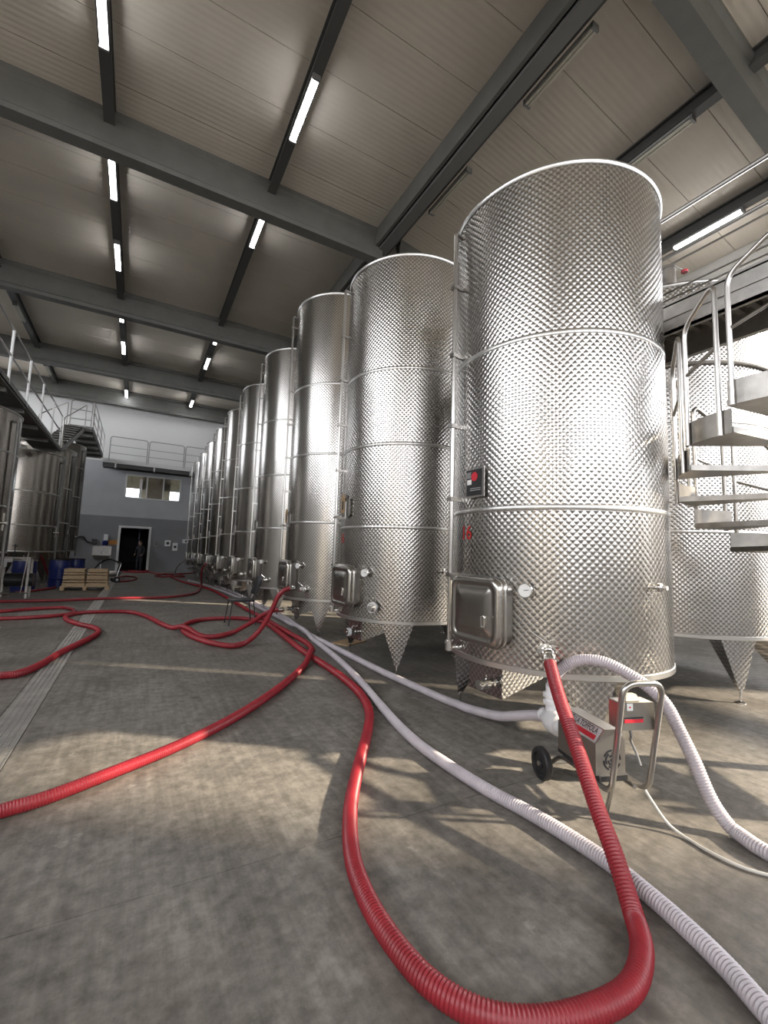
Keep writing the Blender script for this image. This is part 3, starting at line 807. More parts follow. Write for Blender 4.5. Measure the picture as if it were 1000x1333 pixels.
t2 = make_tank((TX, TY0 + TS, 0), TR, TZB, 5.087, [1.693, 2.689, 3.627], 'swirl', nseg=112)
tag(t2, 'second steel tank in the row, just behind the one numbered 16, with a white-capped valve', 'tank', 'steel tanks in the row')
wrap_text(t2, '15', 0.155, math.radians(171.5), 1.555, TR, M['red_paint'])
v2 = [c for c in t2.children if c.name.startswith('valve')][0]
b0 = d * TR + Vector((0, 0, 0.765))
MB().lathe([(0.047, 0.045), (0.060, 0.047), (0.060, 0.087), (0.047, 0.089)], 20, b0, d).build('collar', M['white_plastic'], v2, 40)
s2 = [c for c in t2.children if c.name.startswith('sump_valve')][0]
MB().cyl((-0.74, 0.03, 0.40), (-0.775, 0.03, 0.40), 0.05, n=18).build('collar', M['white_plastic'], s2, 40)
t3 = make_tank((TX, TY0 + 2 * TS, 0), TR, TZB, 5.873, [1.873, 3.03, 4.25], 'swirl_mid', nseg=96)
names = ['third', 'fourth', 'fifth', 'sixth', 'seventh', 'eighth', 'ninth', 'tenth and last']
tanks = [t1, t2, t3]
for i in range(1, 8):
    c = copy_tree(t3); c.location = (TX, TY0 + (2 + i) * TS, 0); tanks.append(c)
for i, c in enumerate(tanks[2:]):
    extra = ', by the black chair' if i == 0 else ''
    tag(c, '%s tall steel tank along the row%s' % (names[i], extra), 'tank', 'steel tanks in the row')
def ctag(k, dy, label):
    o = empty('cardboard_tag', (TX - TR - 0.03, TY0 + k * TS + dy, 1.9))
    tag(o, label, 'tag')
    pts = [(-0.055, -0.1), (0.055, -0.1), (0.055, 0.1), (0.02, 0.14), (-0.02, 0.14), (-0.055, 0.1)]
    MB().loft([[(x, p, q + 0.08) for (p, q) in pts] for x in (-0.006, -0.002)]).build('card', M['cardboard'], o, None)
    MB().box(-0.009, -0.006, -0.02, 0.02, 0.02, 0.13).build('window', M['black_print'], o, None)
    MB().box(-0.0055, -0.0015, -0.10, -0.075, -0.09, 0.12).build('strip', M['paper'], o, None)
    return o
ctag(1, 0.06, 'brown cardboard tag on the name plate of the second tank')
ctag(2, 0.06, 'brown cardboard tag on the name plate of the third tank')

# tanks behind the near one, under the side walkway
tb = make_tank((5.97, 3.26, 0), 1.2, 0.62, 4.5, [1.72, 2.9], 'swirl', full=False, nseg=120, leg_a=[math.radians(-117.5), math.radians(-60), math.radians(60), math.radians(150)])
tag(tb, 'wide steel tank on wedge legs behind the spiral staircase', 'tank', 'steel tanks behind the side walkway')
mb = MB()
arc = [(1.221 * math.cos(math.radians(t)), 1.221 * math.sin(math.radians(t)), 3.55) for t in range(-175, -20, 4)]
mb.tube(arc, 0.021, 8).build('ring_pipe', M['galv'], tb)
tb2 = copy_tree(tb); tb2.location = (5.97, 6.0, 0)
tag(tb2, 'wide steel tank farther back under the side walkway', 'tank', 'steel tanks behind the side walkway')

# dark tanks on the other side
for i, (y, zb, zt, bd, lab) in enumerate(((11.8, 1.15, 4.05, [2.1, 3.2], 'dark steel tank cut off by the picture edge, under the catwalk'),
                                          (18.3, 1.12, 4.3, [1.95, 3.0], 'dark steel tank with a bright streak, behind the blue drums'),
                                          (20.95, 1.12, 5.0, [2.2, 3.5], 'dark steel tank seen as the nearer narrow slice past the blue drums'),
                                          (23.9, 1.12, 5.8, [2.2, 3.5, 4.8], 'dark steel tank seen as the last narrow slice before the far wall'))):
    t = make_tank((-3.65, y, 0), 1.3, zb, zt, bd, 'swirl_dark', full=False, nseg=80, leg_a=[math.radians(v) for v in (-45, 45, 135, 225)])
    tag(t, lab, 'tank', 'dark tanks along the other side')
    MB().tube(fillet([(1.33, -0.35, 0.9), (1.33, -0.35, zt - 0.2), (1.2, -0.33, zt - 0.2)], 0.03), 0.03, 8).build('level_pipe', M['dark_steel'], t)
    MB().cyl((1.28, -0.6, 1.75), (1.40, -0.65, 1.75), 0.03, n=12).cyl((1.33, -0.62, 1.6), (1.33, -0.62, 1.95), 0.016, n=8).build('valve', M['chrome'], t)
# ------------------------------------------------------------------ side walkway over the tank gap
sw_ = empty('side_walkway', (0, 1.02, 0))
tag(sw_, 'galvanised steel walkway with ribbed underside beside the nearest tank', 'walkway')
WL = 24.0
MB().box(4.10, 4.135, 0, WL, 3.48, 3.74).box(4.10, 4.17, 0, WL, 3.48, 3.495).box(4.10, 4.17, 0, WL, 3.725, 3.74).box(4.088, 4.10, 0, WL, 3.60, 3.607).build('edge_beam', M['galv'], sw_, None)
MB().box(4.66, 4.72, 0, WL, 3.45, 3.74).build('far_beam', M['galv'], sw_, None)
mb = MB(); xs0, xs1 = 4.135, 4.66
pts = []
y = 0.0
while y < WL:
    pts += [(y, 3.66), (y + 0.045, 3.66), (y + 0.06, 3.70), (y + 0.105, 3.70)]
    y += 0.12
n = len(pts)
mb.v = [(xs0, p, z) for (p, z) in pts] + [(xs1, p, z) for (p, z) in pts]
mb.f = [(i, i + 1, n + i + 1, n + i) for i in range(n - 1)]
mb.build('ribbed_sheet', M['galv'], sw_, None)
MB().box(4.10, 4.72, 0, WL, 3.741, 3.76).build('deck', M['galv'], sw_, None)
for i in range(9):
    MB().box(4.135, 4.66, 0.3 + i * 2.4, 0.36 + i * 2.4, 3.56, 3.66).build('cross_beam', M['galv'], sw_, None)
for x in (4.13, 4.69):
    rail = MB().tube(fillet([(x, 0.02, 3.76), (x, 0.02, 4.62), (x, WL, 4.62)], 0.12), 0.02, 8)
    rail.build('top_rail', M['steel'], sw_)
    for z in (4.22, 4.14):
        MB().cyl((x, 0.02, z), (x, WL, z), 0.009, n=6).build('rail_wire', M['steel'], sw_)
    for k in range(1, 13):
        MB().cyl((x, k * 1.9, 3.76), (x, k * 1.9, 4.62), 0.018, n=8).build('post', M['steel'], sw_)
mb = MB().lathe([(0, 0), (0.085, 0), (0.085, 0.2), (0.095, 0.2), (0.095, 0.22), (0.06, 0.24), (0, 0.24)], 20)
pot = empty('pressure_pot', (5.06, 2.60, 4.516)); tag(pot, 'small steel canister with a red knob on top of the wide tank by the stairs', 'canister')
mb.build('body', M['steel'], pot, 40)
MB().cyl((0.07, -0.07, 0.23), (0.14, -0.10, 0.2), 0.012, n=8).build('valve_stem', M['chrome'], pot)
MB().lathe([(0, 0), (0.034, 0), (0.038, 0.012), (0.034, 0.026), (0, 0.026)], 10, (0.15, -0.11, 0.17)).build('knob', M['red_print'], pot, 30)
# posts carrying the walkway
for i, y in enumerate((5.2, 10.0, 14.8, 19.6)):
    MB().box(4.38, 4.44, y - 1.02 - 0.03, y - 1.02 + 0.03, 0.0, 3.56).build('support_post', M['galv'], sw_, None)

# ------------------------------------------------------------------ spiral staircase
SX, SY, SR, SA0, SDA, SZ0, SRISE = 4.094, 1.287, 0.694, 0.983, 0.511, 1.49, 0.19
stair = empty('spiral_staircase', (SX, SY, 0))
tag(stair, 'steel spiral staircase with plate treads and tube guard rails', 'staircase')
MB().cyl((0, 0, 0), (0, 0, 3.9), 0.05, n=20).lathe([(0, 0), (0.14, 0), (0.14, 0.012), (0, 0.012)], 24).build('column', M['steel'], stair)
def tread_mesh():
    mb = MB(); n = 5
    outer = [(SR * math.cos(SDA * k / n), SR * math.sin(SDA * k / n)) for k in range(n + 1)]
    inner = [(0.052 * math.cos(SDA), 0.052 * math.sin(SDA)), (0.052 * math.cos(0), 0.052 * math.sin(0))]
    # nosing overhangs the tread below a little
    p = [(inner[1][0], inner[1][1] - 0.03), (SR * 0.999, -0.035)] + outer + [inner[0]]
    return mb.loft([[(x, y, z) for (x, y) in p] for z in (0.0, 0.04)]).mesh('tread', None)
def skirt_mesh():
    mb = MB(); n = 5
    arc = [SDA * (-0.07 + 1.05 * k / n) for k in range(n + 1)]
    lo = [[((SR + dr) * math.cos(t), (SR + dr) * math.sin(t), z) for (dr, z) in ((0, -0.002), (0.006, -0.002), (0.006, 0.165), (0, 0.165))] for t in arc]
    return mb.loft(lo).mesh('toe_plate', 30)
def guard_mesh():
    r = SR + 0.022
    a0, a1 = 0.03 * SDA, 0.80 * SDA
    P = lambda a, z: (r * math.cos(a), r * math.sin(a), z)
    path = fillet([P(a0, -0.01), P(a0, 0.90), P(a1, 1.10), P(a1, -0.01)], 0.09, 6)
    mb = MB().tube(path, 0.0165, 10)
    mb.cyl(P(a0, 0.52), P(a1, 0.62), 0.012, n=8)
    return mb.mesh('guard_rail', 40)
tm, sm_, gm_ = tread_mesh(), skirt_mesh(), guard_mesh()
for t in range(-6, 11):
    a = SA0 + (t - 1) * SDA
    z = SZ0 + SRISE * t
    for (nm, me, ma) in (('tread', tm, 'tread'), ('guard_rail', gm_, 'steel')):
        if nm == 'guard_rail' and (t < -2 or t > 8): continue
        o = link(nm, me, M[ma], stair, (0, 0, z)); o.rotation_euler = (0, 0, a)
        if nm == 'tread': k = link('toe_plate', sm_, M['tread'], o, (0, 0, 0))

# ------------------------------------------------------------------ catwalks on the dark side
cw = empty('dark_catwalk', (0, 0, 0))
tag(cw, 'lower catwalk with tube railing over the dark tanks', 'walkway')
MB().box(-2.95, -2.3, 4.0, 16.65, 4.26, 4.30).build('deck', M['dark_steel'], cw, None)
for x in (-2.95, -2.345):
    MB().box(x, x + 0.045, 4.0, 16.65, 4.24, 4.40).build('edge_beam', M['dark_steel'], cw, None)
for k in range(9): MB().box(-2.9, -2.35, 4.4 + k * 1.5, 4.48 + k * 1.5, 4.16, 4.258).build('cross_beam', M['dark_steel'], cw, None)
for z in (4.85, 5.35): MB().cyl((-2.32, 4.0, z), (-2.32, 16.6, z), 0.018, n=8).build('rail', M['steel'], cw)
for k in range(8): MB().cyl((-2.32, 16.55 - k * 1.55, 4.3), (-2.32, 16.55 - k * 1.55, 5.35), 0.024, n=8).build('post', M['white_paint'], cw)
st = empty('catwalk_stairs', (-2.6, 16.7, 4.3))
tag(st, 'short steel stairs joining the lower and upper catwalks', 'stairs')
for i in range(10): MB().box(-0.3, 0.3, 0.05 + i * 0.5, 0.35 + i * 0.5, 0.13 + i * 0.19, 0.16 + i * 0.19).build('tread', M['dark_steel'], st, None)
for x in (-0.33, 0.31):
    MB().bar((x, 0, 0), (x, 5.35, 1.97), 0.03, 0.16).build('stringer', M['dark_steel'], st, None)
    MB().tube(fillet([(x, 0.05, 0.1), (x, 0.05, 1.05), (x, 5.3, 3.0), (x, 5.3, 2.0)], 0.15), 0.02, 8).build('handrail', M['steel'], st)
uc = empty('upper_catwalk', (0, 0, 0))
tag(uc, 'upper catwalk landing with tube railing in front of the far white wall', 'walkway')
MB().box(-2.9, -2.0, 22.2, 28.5, 6.27, 6.31).build('deck', M['dark_steel'], uc, None)
for x in (-2.9, -2.045): MB().box(x, x + 0.045, 22.2, 28.5, 6.23, 6.43).build('edge_beam', M['dark_steel'], uc, None)
MB().box(-2.85, -2.05, 22.2, 22.25, 6.23, 6.43).build('edge_beam', M['dark_steel'], uc, None)
for k in range(5): MB().box(-2.85, -2.05, 22.9 + k * 1.3, 23.0 + k * 1.3, 6.14, 6.268).build('cross_beam', M['dark_steel'], uc, None)
for (a, b) in ((22.25, 24.3), (24.4, 26.4), (26.5, 28.45)):
    mb = MB().tube(fillet([(-2.02, a, 6.3), (-2.02, a, 7.5), (-2.02, b, 7.5), (-2.02, b, 6.3)], 0.15), 0.024, 8)
    for z in (6.7, 7.1): mb.cyl((-2.02, a, z), (-2.02, b, z), 0.016, n=6)
    mb.build('rail_panel', M['steel'], uc)
mb = MB().tube(fillet([(-2.85, 22.22, 6.3), (-2.85, 22.22, 7.5), (-2.1, 22.22, 7.5), (-2.1, 22.22, 6.3)], 0.15), 0.024, 8)
for z in (6.7, 7.1): mb.cyl((-2.85, 22.22, z), (-2.1, 22.22, z), 0.016, n=6)
mb.build('rail_panel', M['steel'], uc)

# ------------------------------------------------------------------ hoses
LAID = []
def lay_over(q, r):
    """where a hose crosses one already lying there (or itself) it climbs over it"""
    L = [0.0]
    for i in range(1, len(q)): L.append(L[-1] + (q[i] - q[i - 1]).length)
    need = {}
    for i, p in enumerate(q):
        for (o, ro, own) in LAID + [(q[k], r, L[k]) for k in range(0, i, 2) if L[i] - L[k] > 0.6]:
            dx, dy = p.x - o.x, p.y - o.y
            lim = (r + ro) * 1.06
            if abs(dx) < lim and abs(dy) < lim:
                d2 = dx * dx + dy * dy
                if d2 < lim * lim and abs(o.z - p.z) < lim:
                    z = o.z + math.sqrt(lim * lim - d2)
                    if z > need.get(i, p.z): need[i] = z
    out = []
    for i, p in enumerate(q):
        z = p.z
        for j, zj in need.items():
            dl = abs(L[i] - L[j])
            if dl < 0.6: z = max(z, zj - 0.22 * dl - 0.0 if dl < 0.6 else z)
        out.append(Vector((p.x, p.y, z)))
    for _ in range(2):
        out = [out[0]] + [Vector((out[i].x, out[i].y, max(out[i].z if i in need else 0, (out[i - 1].z + 2 * out[i].z + out[i + 1].z) / 4))) for i in range(1, len(out) - 1)] + [out[-1]]
    LAID.extend((p, r, 0) for p in dense(out, r))
    return out
def dense(q, r):
    o = []
    for i in range(len(q) - 1):
        n = max(1, int((q[i + 1] - q[i]).length / (r * 0.8)))
        o += [q[i].lerp(q[i + 1], k / n) for k in range(n)]
    return o + [q[-1]]
def hose(name, path, r, material, label, cat='hose', rib=(0.0138, 0.0020), n=20, group=None, ends=()):
    q = smooth_path(path, 10, 3)
    q = [Vector((p.x, p.y, max(p.z, r * 1.0 + 0.001))) for p in q]
    q = lay_over(q, r)
    root = MB().tube(q, r, n, rib).build(name, material, None, 24 if n == 20 else 60)
    tag(root, label, cat, group)
    for e in ends:
        p, pq = (q[0], q[2]) if e == 0 else (q[-1], q[-3])
        d = (pq - p).normalized()
        MB().lathe([(0, -0.02), (r * 0.8, -0.02), (r * 1.25, 0.0), (r * 1.25, 0.02), (r * 1.1, 0.025), (r * 1.1, 0.05), (r * 1.18, 0.05), (r * 1.18, 0.065), (r, 0.07)], 16, p, d).build('coupling', M['chrome'], root, 30)
    return root
PATH_A = [(2.35, 2.0, 0.76), (2.19, 1.79, 0.59), (2.05, 1.57, 0.42), (1.92, 1.37, 0.26), (1.83, 1.22, 0.15), (1.73, 1.08, 0.04), (1.61, 0.98, 0.04), (1.45, 0.92, 0.04), (1.28, 0.93, 0.04), (1.11, 0.98, 0.04), (0.98, 1.07, 0.04), (0.9, 1.21, 0.04), (0.87, 1.4, 0.04), (0.88, 1.63, 0.04), (0.94, 1.88, 0.04), (1.09, 2.21, 0.04), (1.31, 2.57, 0.04), (1.64, 3.08, 0.04), (1.86, 3.5, 0.04), (2.0, 4.04, 0.04), (2.06, 4.77, 0.04), (2.07, 5.6, 0.04), (2.1, 6.26, 0.04), (2.17, 7.22, 0.04), (2.22, 8.15, 0.04), (2.17, 8.65, 0.04), (1.99, 9.02, 0.04), (1.75, 9.17, 0.04), (1.44, 9.2, 0.04), (1.18, 9.1, 0.04), (0.97, 8.86, 0.04), (0.82, 8.45, 0.04), (0.77, 7.98, 0.04), (0.83, 7.45, 0.04), (0.95, 7.02, 0.04), (1.11, 6.67, 0.04), (1.27, 6.5, 0.04), (1.46, 6.61, 0.04), (1.59, 6.64, 0.12), (1.71, 6.69, 0.23), (1.8, 6.74, 0.35), (1.9, 6.81, 0.51), (1.99, 6.88, 0.67), (2.11, 6.93, 0.77), (2.25, 6.95, 0.8)]
PATH_D = [(-0.63, 2.84, 0.04), (-0.48, 2.91, 0.04), (-0.31, 2.96, 0.04), (-0.01, 3.13, 0.04), (0.34, 3.35, 0.04), (0.74, 3.69, 0.04), (1.18, 4.18, 0.04), (1.62, 4.77, 0.04), (2.0, 5.39, 0.04), (2.19, 5.79, 0.04), (2.3, 6.31, 0.04), (2.31, 6.88, 0.04), (2.32, 7.72, 0.04), (2.33, 8.87, 0.04), (2.32, 10.44, 0.04), (2.35, 12.68, 0.04), (2.33, 15.55, 0.04), (2.17, 17.39, 0.04), (1.8, 19.67, 0.04), (1.59, 22.84, 0.04), (1.4, 25.54, 0.04), (0.92, 27.04, 0.04), (0.51, 29.21, 0.04)]
PATH_C = [(-1.34, 5.68, 0.04), (-1.09, 5.8, 0.04), (-0.94, 5.84, 0.04), (-0.82, 6.17, 0.04), (-0.72, 6.75, 0.04), (-0.57, 7.35, 0.04), (-0.45, 7.85, 0.04), (-0.41, 8.28, 0.04), (-0.51, 8.7, 0.04), (-0.73, 9.1, 0.04), (-0.96, 9.66, 0.04), (-1.05, 10.24, 0.04), (-0.87, 10.65, 0.04), (-0.48, 10.73, 0.04), (-0.01, 10.57, 0.04), (0.29, 9.77, 0.04), (0.52, 8.65, 0.04), (0.72, 8.03, 0.04), (0.91, 7.49, 0.04), (1.14, 7.28, 0.04), (1.46, 7.53, 0.04), (1.62, 7.52, 0.12), (1.78, 7.51, 0.21), (1.95, 7.5, 0.32), (2.11, 7.49, 0.38), (2.25, 7.48, 0.39)]
PATH_E = [(-3.15, 13.17, 0.04), (-2.61, 13.14, 0.04), (-1.51, 13.19, 0.04), (-0.5, 13.48, 0.04), (0.66, 13.5, 0.04), (1.23, 13.96, 0.04), (1.65, 14.65, 0.04), (1.93, 15.89, 0.04), (2.24, 17.96, 0.04), (2.18, 17.62, 0.34), (2.14, 17.28, 0.64), (2.19, 16.97, 0.84), (2.31, 16.71, 0.89)]
PATH_F = [(-2.66, 11.22, 0.04), (-2.21, 11.23, 0.04), (-1.8, 11.5, 0.04), (-1.32, 11.65, 0.04), (-1.08, 11.33, 0.04), (-0.99, 10.8, 0.04), (-1.16, 10.38, 0.04), (-1.58, 10.18, 0.04), (-1.99, 10.15, 0.04), (-2.4, 10.17, 0.04)]
PATH_G = [(-3.5, 14.57, 0.04), (-2.98, 14.91, 0.04), (-2.37, 16.3, 0.04), (-2.15, 17.14, 0.04), (-2.29, 18.48, 0.04), (-2.42, 18.36, 0.27), (-2.54, 18.21, 0.56), (-2.65, 18.02, 0.91), (-2.79, 17.95, 1.06)]
PATH_Hh = [(-0.7, 22.62, 0.04), (-0.29, 23.88, 0.04), (0.12, 22.7, 0.04), (-0.05, 20.81, 0.04), (-0.48, 20.09, 0.04)]
PATH_W1 = [(2.53, 2.16, 0.3), (2.55, 2.31, 0.26), (2.56, 2.48, 0.2), (2.59, 2.68, 0.13), (2.62, 2.93, 0.08), (2.66, 3.23, 0.03), (2.63, 3.42, 0.03), (2.6, 3.9, 0.03), (2.57, 4.56, 0.03), (2.57, 5.32, 0.03), (2.58, 6.15, 0.03), (2.585, 6.8, 0.03), (2.62, 7.41, 0.03), (2.76, 8.76, 0.03), (2.81, 10.41, 0.03), (2.85, 12.61, 0.03), (2.83, 15.37, 0.03), (2.7, 17.77, 0.03)]
PATH_W2 = [(1.71, 0.6, 0.03), (1.75, 0.69, 0.03), (1.81, 0.81, 0.03), (1.86, 0.95, 0.03), (1.9, 1.11, 0.03), (1.93, 1.29, 0.03), (1.93, 1.53, 0.03), (1.91, 1.75, 0.03), (1.87, 2.0, 0.03), (1.85, 2.31, 0.03), (1.85, 2.66, 0.03), (1.9, 3.05, 0.03), (2.02, 3.62, 0.03), (2.19, 4.39, 0.03), (2.33, 5.19, 0.03), (2.45, 6.15, 0.03), (2.55, 7.18, 0.03), (2.65, 8.63, 0.03), (2.67, 10.23, 0.03), (2.69, 12.54, 0.03), (2.59, 15.39, 0.03), (2.37, 18.39, 0.03), (2.06, 20.93, 0.03)]
PATH_W3 = [(2.52, 2.11, 0.5), (2.49, 2.07, 0.59), (2.5, 2.0, 0.67), (2.54, 1.91, 0.73), (2.6, 1.79, 0.74), (2.65, 1.68, 0.7), (2.7, 1.58, 0.64), (2.73, 1.49, 0.56), (2.73, 1.42, 0.44), (2.72, 1.34, 0.3), (2.71, 1.26, 0.14), (2.73, 1.17, 0.03), (2.68, 1.05, 0.03), (2.68, 0.91, 0.03), (2.73, 0.78, 0.03)]
PATH_W4 = [(2.93, 1.78, 0.01), (2.8, 1.66, 0.01), (2.65, 1.5, 0.01), (2.52, 1.33, 0.01), (2.48, 1.18, 0.01), (2.49, 1.06, 0.01), (2.54, 0.97, 0.01), (2.63, 0.87, 0.01)]
PATH_W5 = [(1.83, 24.98, 0.03), (1.75, 23.62, 0.4), (1.8, 22.04, 0.74), (1.96, 20.47, 0.94), (2.13, 19.06, 1.02)]

GH = 'wine transfer hoses on the floor'
hose('red_hose', PATH_A, 0.036, M['red'], 'red hose looping wide across the foreground from the valve of tank 16', ends=(0, 1), group=GH)
hose('red_hose', PATH_D, 0.034, M['red'], 'red hose crossing from the picture edge over the bare floor to the tank row', group=GH)
hose('red_hose', PATH_C, 0.036, M['red'], 'red hose with an S bend over the drain, running to the third tank', ends=(1,), group=GH)
hose('red_hose', PATH_E, 0.034, M['red'], 'red hose lying straight across the floor behind the S bend, rising to a far tank', n=8, rib=(0.04, 0.001), ends=(1,), group=GH)
hose('red_hose', PATH_F, 0.034, M['red'], 'red hose bent back in a narrow hairpin beside the drain', n=8, rib=(0.04, 0.001), group=GH)
hose('red_hose', PATH_G, 0.034, M['red'], 'red hose climbing over the blue drums beside the pallet', n=8, rib=(0.04, 0.001), group=GH)
hose('red_hose', PATH_Hh, 0.034, M['red'], 'red hose coiled on the floor before the doorway, in front of the hand cart', n=8, rib=(0.04, 0.001), group=GH)
hose('red_hose', [(-0.6, 28.6, 0.04), (0.0, 27.6, 0.04), (0.7, 27.9, 0.04), (0.4, 28.9, 0.04), (-0.2, 29.3, 0.04), (-0.3, 30.5, 0.04)], 0.034, M['red'], 'red hose trailing through the open doorway', n=8, rib=(0.04, 0.001), group=GH)
hose('red_hose', [(3.2, 27.9, 0.04), (2.2, 26.4, 0.04), (1.2, 25.2, 0.04), (0.9, 24.0, 0.04), (1.5, 23.2, 0.04), (2.2, 24.0, 0.04), (2.0, 25.4, 0.04)], 0.034, M['red'], 'red hose heaped by the foot of the farthest tanks', n=8, rib=(0.04, 0.001), group=GH)
hose('white_hose', PATH_W1, 0.034, M['white_hose'], 'pale hose from the pump inlet passing behind under the tank row', group=GH)
hose('white_hose', PATH_W2, 0.034, M['white_hose'], 'pale ribbed hose running along the tank row to the bottom picture corner', group=GH)
hose('white_hose', PATH_W3, 0.034, M['white_hose'], 'pale hose arching over the pump handle down to the floor', group=GH)
hose('white_hose', PATH_W5, 0.034, M['white_hose'], 'pale hose arching off the floor by the farthest tanks', n=8, rib=(0.04, 0.001), group=GH)
hose('power_cable', [(2.44, 1.457, 0.18), (2.456, 1.42, 0.12), (2.48, 1.36, 0.04), (2.495, 1.28, 0.008)] + PATH_W4[4:], 0.0075, M['cable'], 'thin pale power cable from the pump handle across the floor', 'cable', rib=None, n=8)

# ------------------------------------------------------------------ the pump on its trolley
pu = empty('pump_trolley', (2.48, 1.97, 0), math.atan2(-0.951, -0.31))
tag(pu, 'stainless wine pump on a two-wheeled trolley in front of the tank', 'pump')
prof = [(-0.12, 0.225), (0.06, 0.225), (0.06, 0.40), (0.02, 0.455), (-0.064, 0.455), (-0.12, 0.385)]
body = MB().loft([[(s, y, z) for (y, z) in prof] for s in (0.10, 0.445)]).build('motor_cover', M['pump_steel'], pu, None)
MB().loft([[(s, y * 1.0 + (0.002 if y > 0 else -0.002), z) for (y, z) in prof[3:5]] + [(s, y, 0.459) for (y, z) in reversed(prof[3:5])] for s in (0.098, 0.447)]).build('top_seam', M['pump_steel'], body, None)
# label on the slanted face
up = Vector((0, 0.056, 0.07)).normalized(); nrm = Vector((0, -0.78, 0.62)); ctr = Vector((0.285, -0.092, 0.42))
lab = MB().obox(ctr + nrm * 0.001, Vector((0.15, 0, 0)), up * 0.041, nrm * 0.001).build('label_plate', M['silver_print'], body, None)
MB().obox(ctr + nrm * 0.0025 - up * 0.017 + Vector((0.01, 0, 0)), Vector((0.125, 0, 0)), up * 0.0135, nrm * 0.0006).build('red_stripe', M['red_print'], body, None)
me = text_mesh('DELLA TOFFOLA', 0.045)
for v in me.vertices:
    v.co = ctr + nrm * 0.003 + up * (v.co.y * 1.05 + 0.019) + Vector((v.co.x * 0.76, 0, 0))
me.materials.append(M['black_print'])
link('lettering', me, None, body)
# fan grille on the end face
mb = MB()
gc = Vector((0.446, -0.022, 0.30))
for ri, (r0, cnt) in enumerate(((0.022, 8), (0.036, 12), (0.05, 16))):
    for k in range(cnt):
        if k % 4 == 3: continue
        t = 2 * PI * (k + 0.5) / cnt
        e1 = Vector((0, math.cos(t), math.sin(t))); e2 = Vector((0, -math.sin(t), math.cos(t)))
        mb.obox(gc + e1 * r0, Vector((0.0012, 0, 0)), e1 * 0.0045, e2 * (r0 * PI / cnt * 0.95))
mb.lathe([(0, 0), (0.010, 0), (0.010, 0.002), (0, 0.002)], 12, gc, (1, 0, 0), uvscale=False)
mb.build('fan_grille', M['black_print'], body, None)
for (y, t) in ((-0.17, 0), (0.13, 0)):
    wl = MB().lathe([(0, -0.018), (0.03, -0.018), (0.03, -0.012), (0.064, -0.010), (0.066, -0.022), (0.088, -0.022), (0.096, -0.012), (0.096, 0.012), (0.088, 0.022), (0.066, 0.022), (0.064, 0.010), (0.03, 0.012), (0.03, 0.018), (0, 0.018)], 32, (0, y, 0.096), (0, 1, 0)).build('wheel', M['black'], pu, 30)
    MB().lathe([(0, -0.026), (0.014, -0.026), (0.016, 0.026), (0, 0.026)], 14, (0, y, 0.096), (0, 1, 0)).build('hub', M['galv'], wl, 30)
MB().cyl((0, -0.165, 0.096), (0, 0.13, 0.096), 0.011, n=10).build('axle', M['steel'], pu)
for y in (-0.10, 0.07):
    MB().tube(fillet([(0.0, y, 0.10), (0.10, y, 0.18), (0.50, y, 0.185)], 0.04), 0.013, 10).build('chassis_tube', M['steel'], pu)
MB().box(0.08, 0.46, -0.11, 0.06, 0.198, 0.226).build('bed_plate', M['black_metal'], pu, None)
MB().cyl((0.46, -0.03, 0.19), (0.40, -0.03, 0.003), 0.012, n=10).build('kickstand', M['steel'], pu)
hp = fillet([(0.34, -0.10, 0.19), (0.535, -0.10, 0.175), (0.645, -0.105, 0.755), (0.645, 0.125, 0.755), (0.535, 0.12, 0.175), (0.34, 0.10, 0.19)], 0.075, 7)
MB().tube(hp, 0.0155, 12).build('handle', M['steel'], pu)
# control box between the handle tubes
cb = MB().loft([[(s, y, z) for (y, z) in rrect(0.02, 0.575, 0.098, 0.068, 0.006, 2)] for s in (0.50, 0.59)]).build('control_box', M['pump_steel'], pu, None)
MB().box(0.591, 0.593, -0.06, 0.05, 0.545, 0.562).build('red_stripe', M['red_print'], cb, None)
MB().box(0.591, 0.5925, -0.06, 0.05, 0.565, 0.572).build('print_line', M['black_print'], cb, None)
MB().box(0.591, 0.593, -0.045, -0.01, 0.605, 0.64).build('sticker', M['paper'], cb, None)
MB().lathe([(0, 0), (0.005, 0), (0.005, 0.0015), (0, 0.0015)], 10, (0.593, -0.028, 0.622), (1, 0, 0)).build('red_mark', M['red_print'], cb, None)
MB().loft([rr_ for rr_ in [[(0.52, y, 0.645) for y in (-0.03, 0.05)] + [(0.57, y, 0.645) for y in (0.05, -0.03)], [(0.53, y, 0.675) for y in (-0.02, 0.04)] + [(0.56, y, 0.675) for y in (0.04, -0.02)]]]).build('switch_cover', M['cream'], cb, None)
MB().tube(smooth_path([(0.55, 0.0, 0.508), (0.54, 0.02, 0.46), (0.50, 0.05, 0.42), (0.50, 0.08, 0.36), (0.52, 0.09, 0.30)], 6, 1), 0.007, 8).build('wire', M['grey_plastic'], cb)
MB().tube(smooth_path([(0.54, -0.05, 0.508), (0.53, -0.03, 0.46), (0.47, 0.0, 0.45), (0.42, 0.0, 0.455)], 6, 1), 0.006, 8).build('wire', M['white_plastic'], cb)
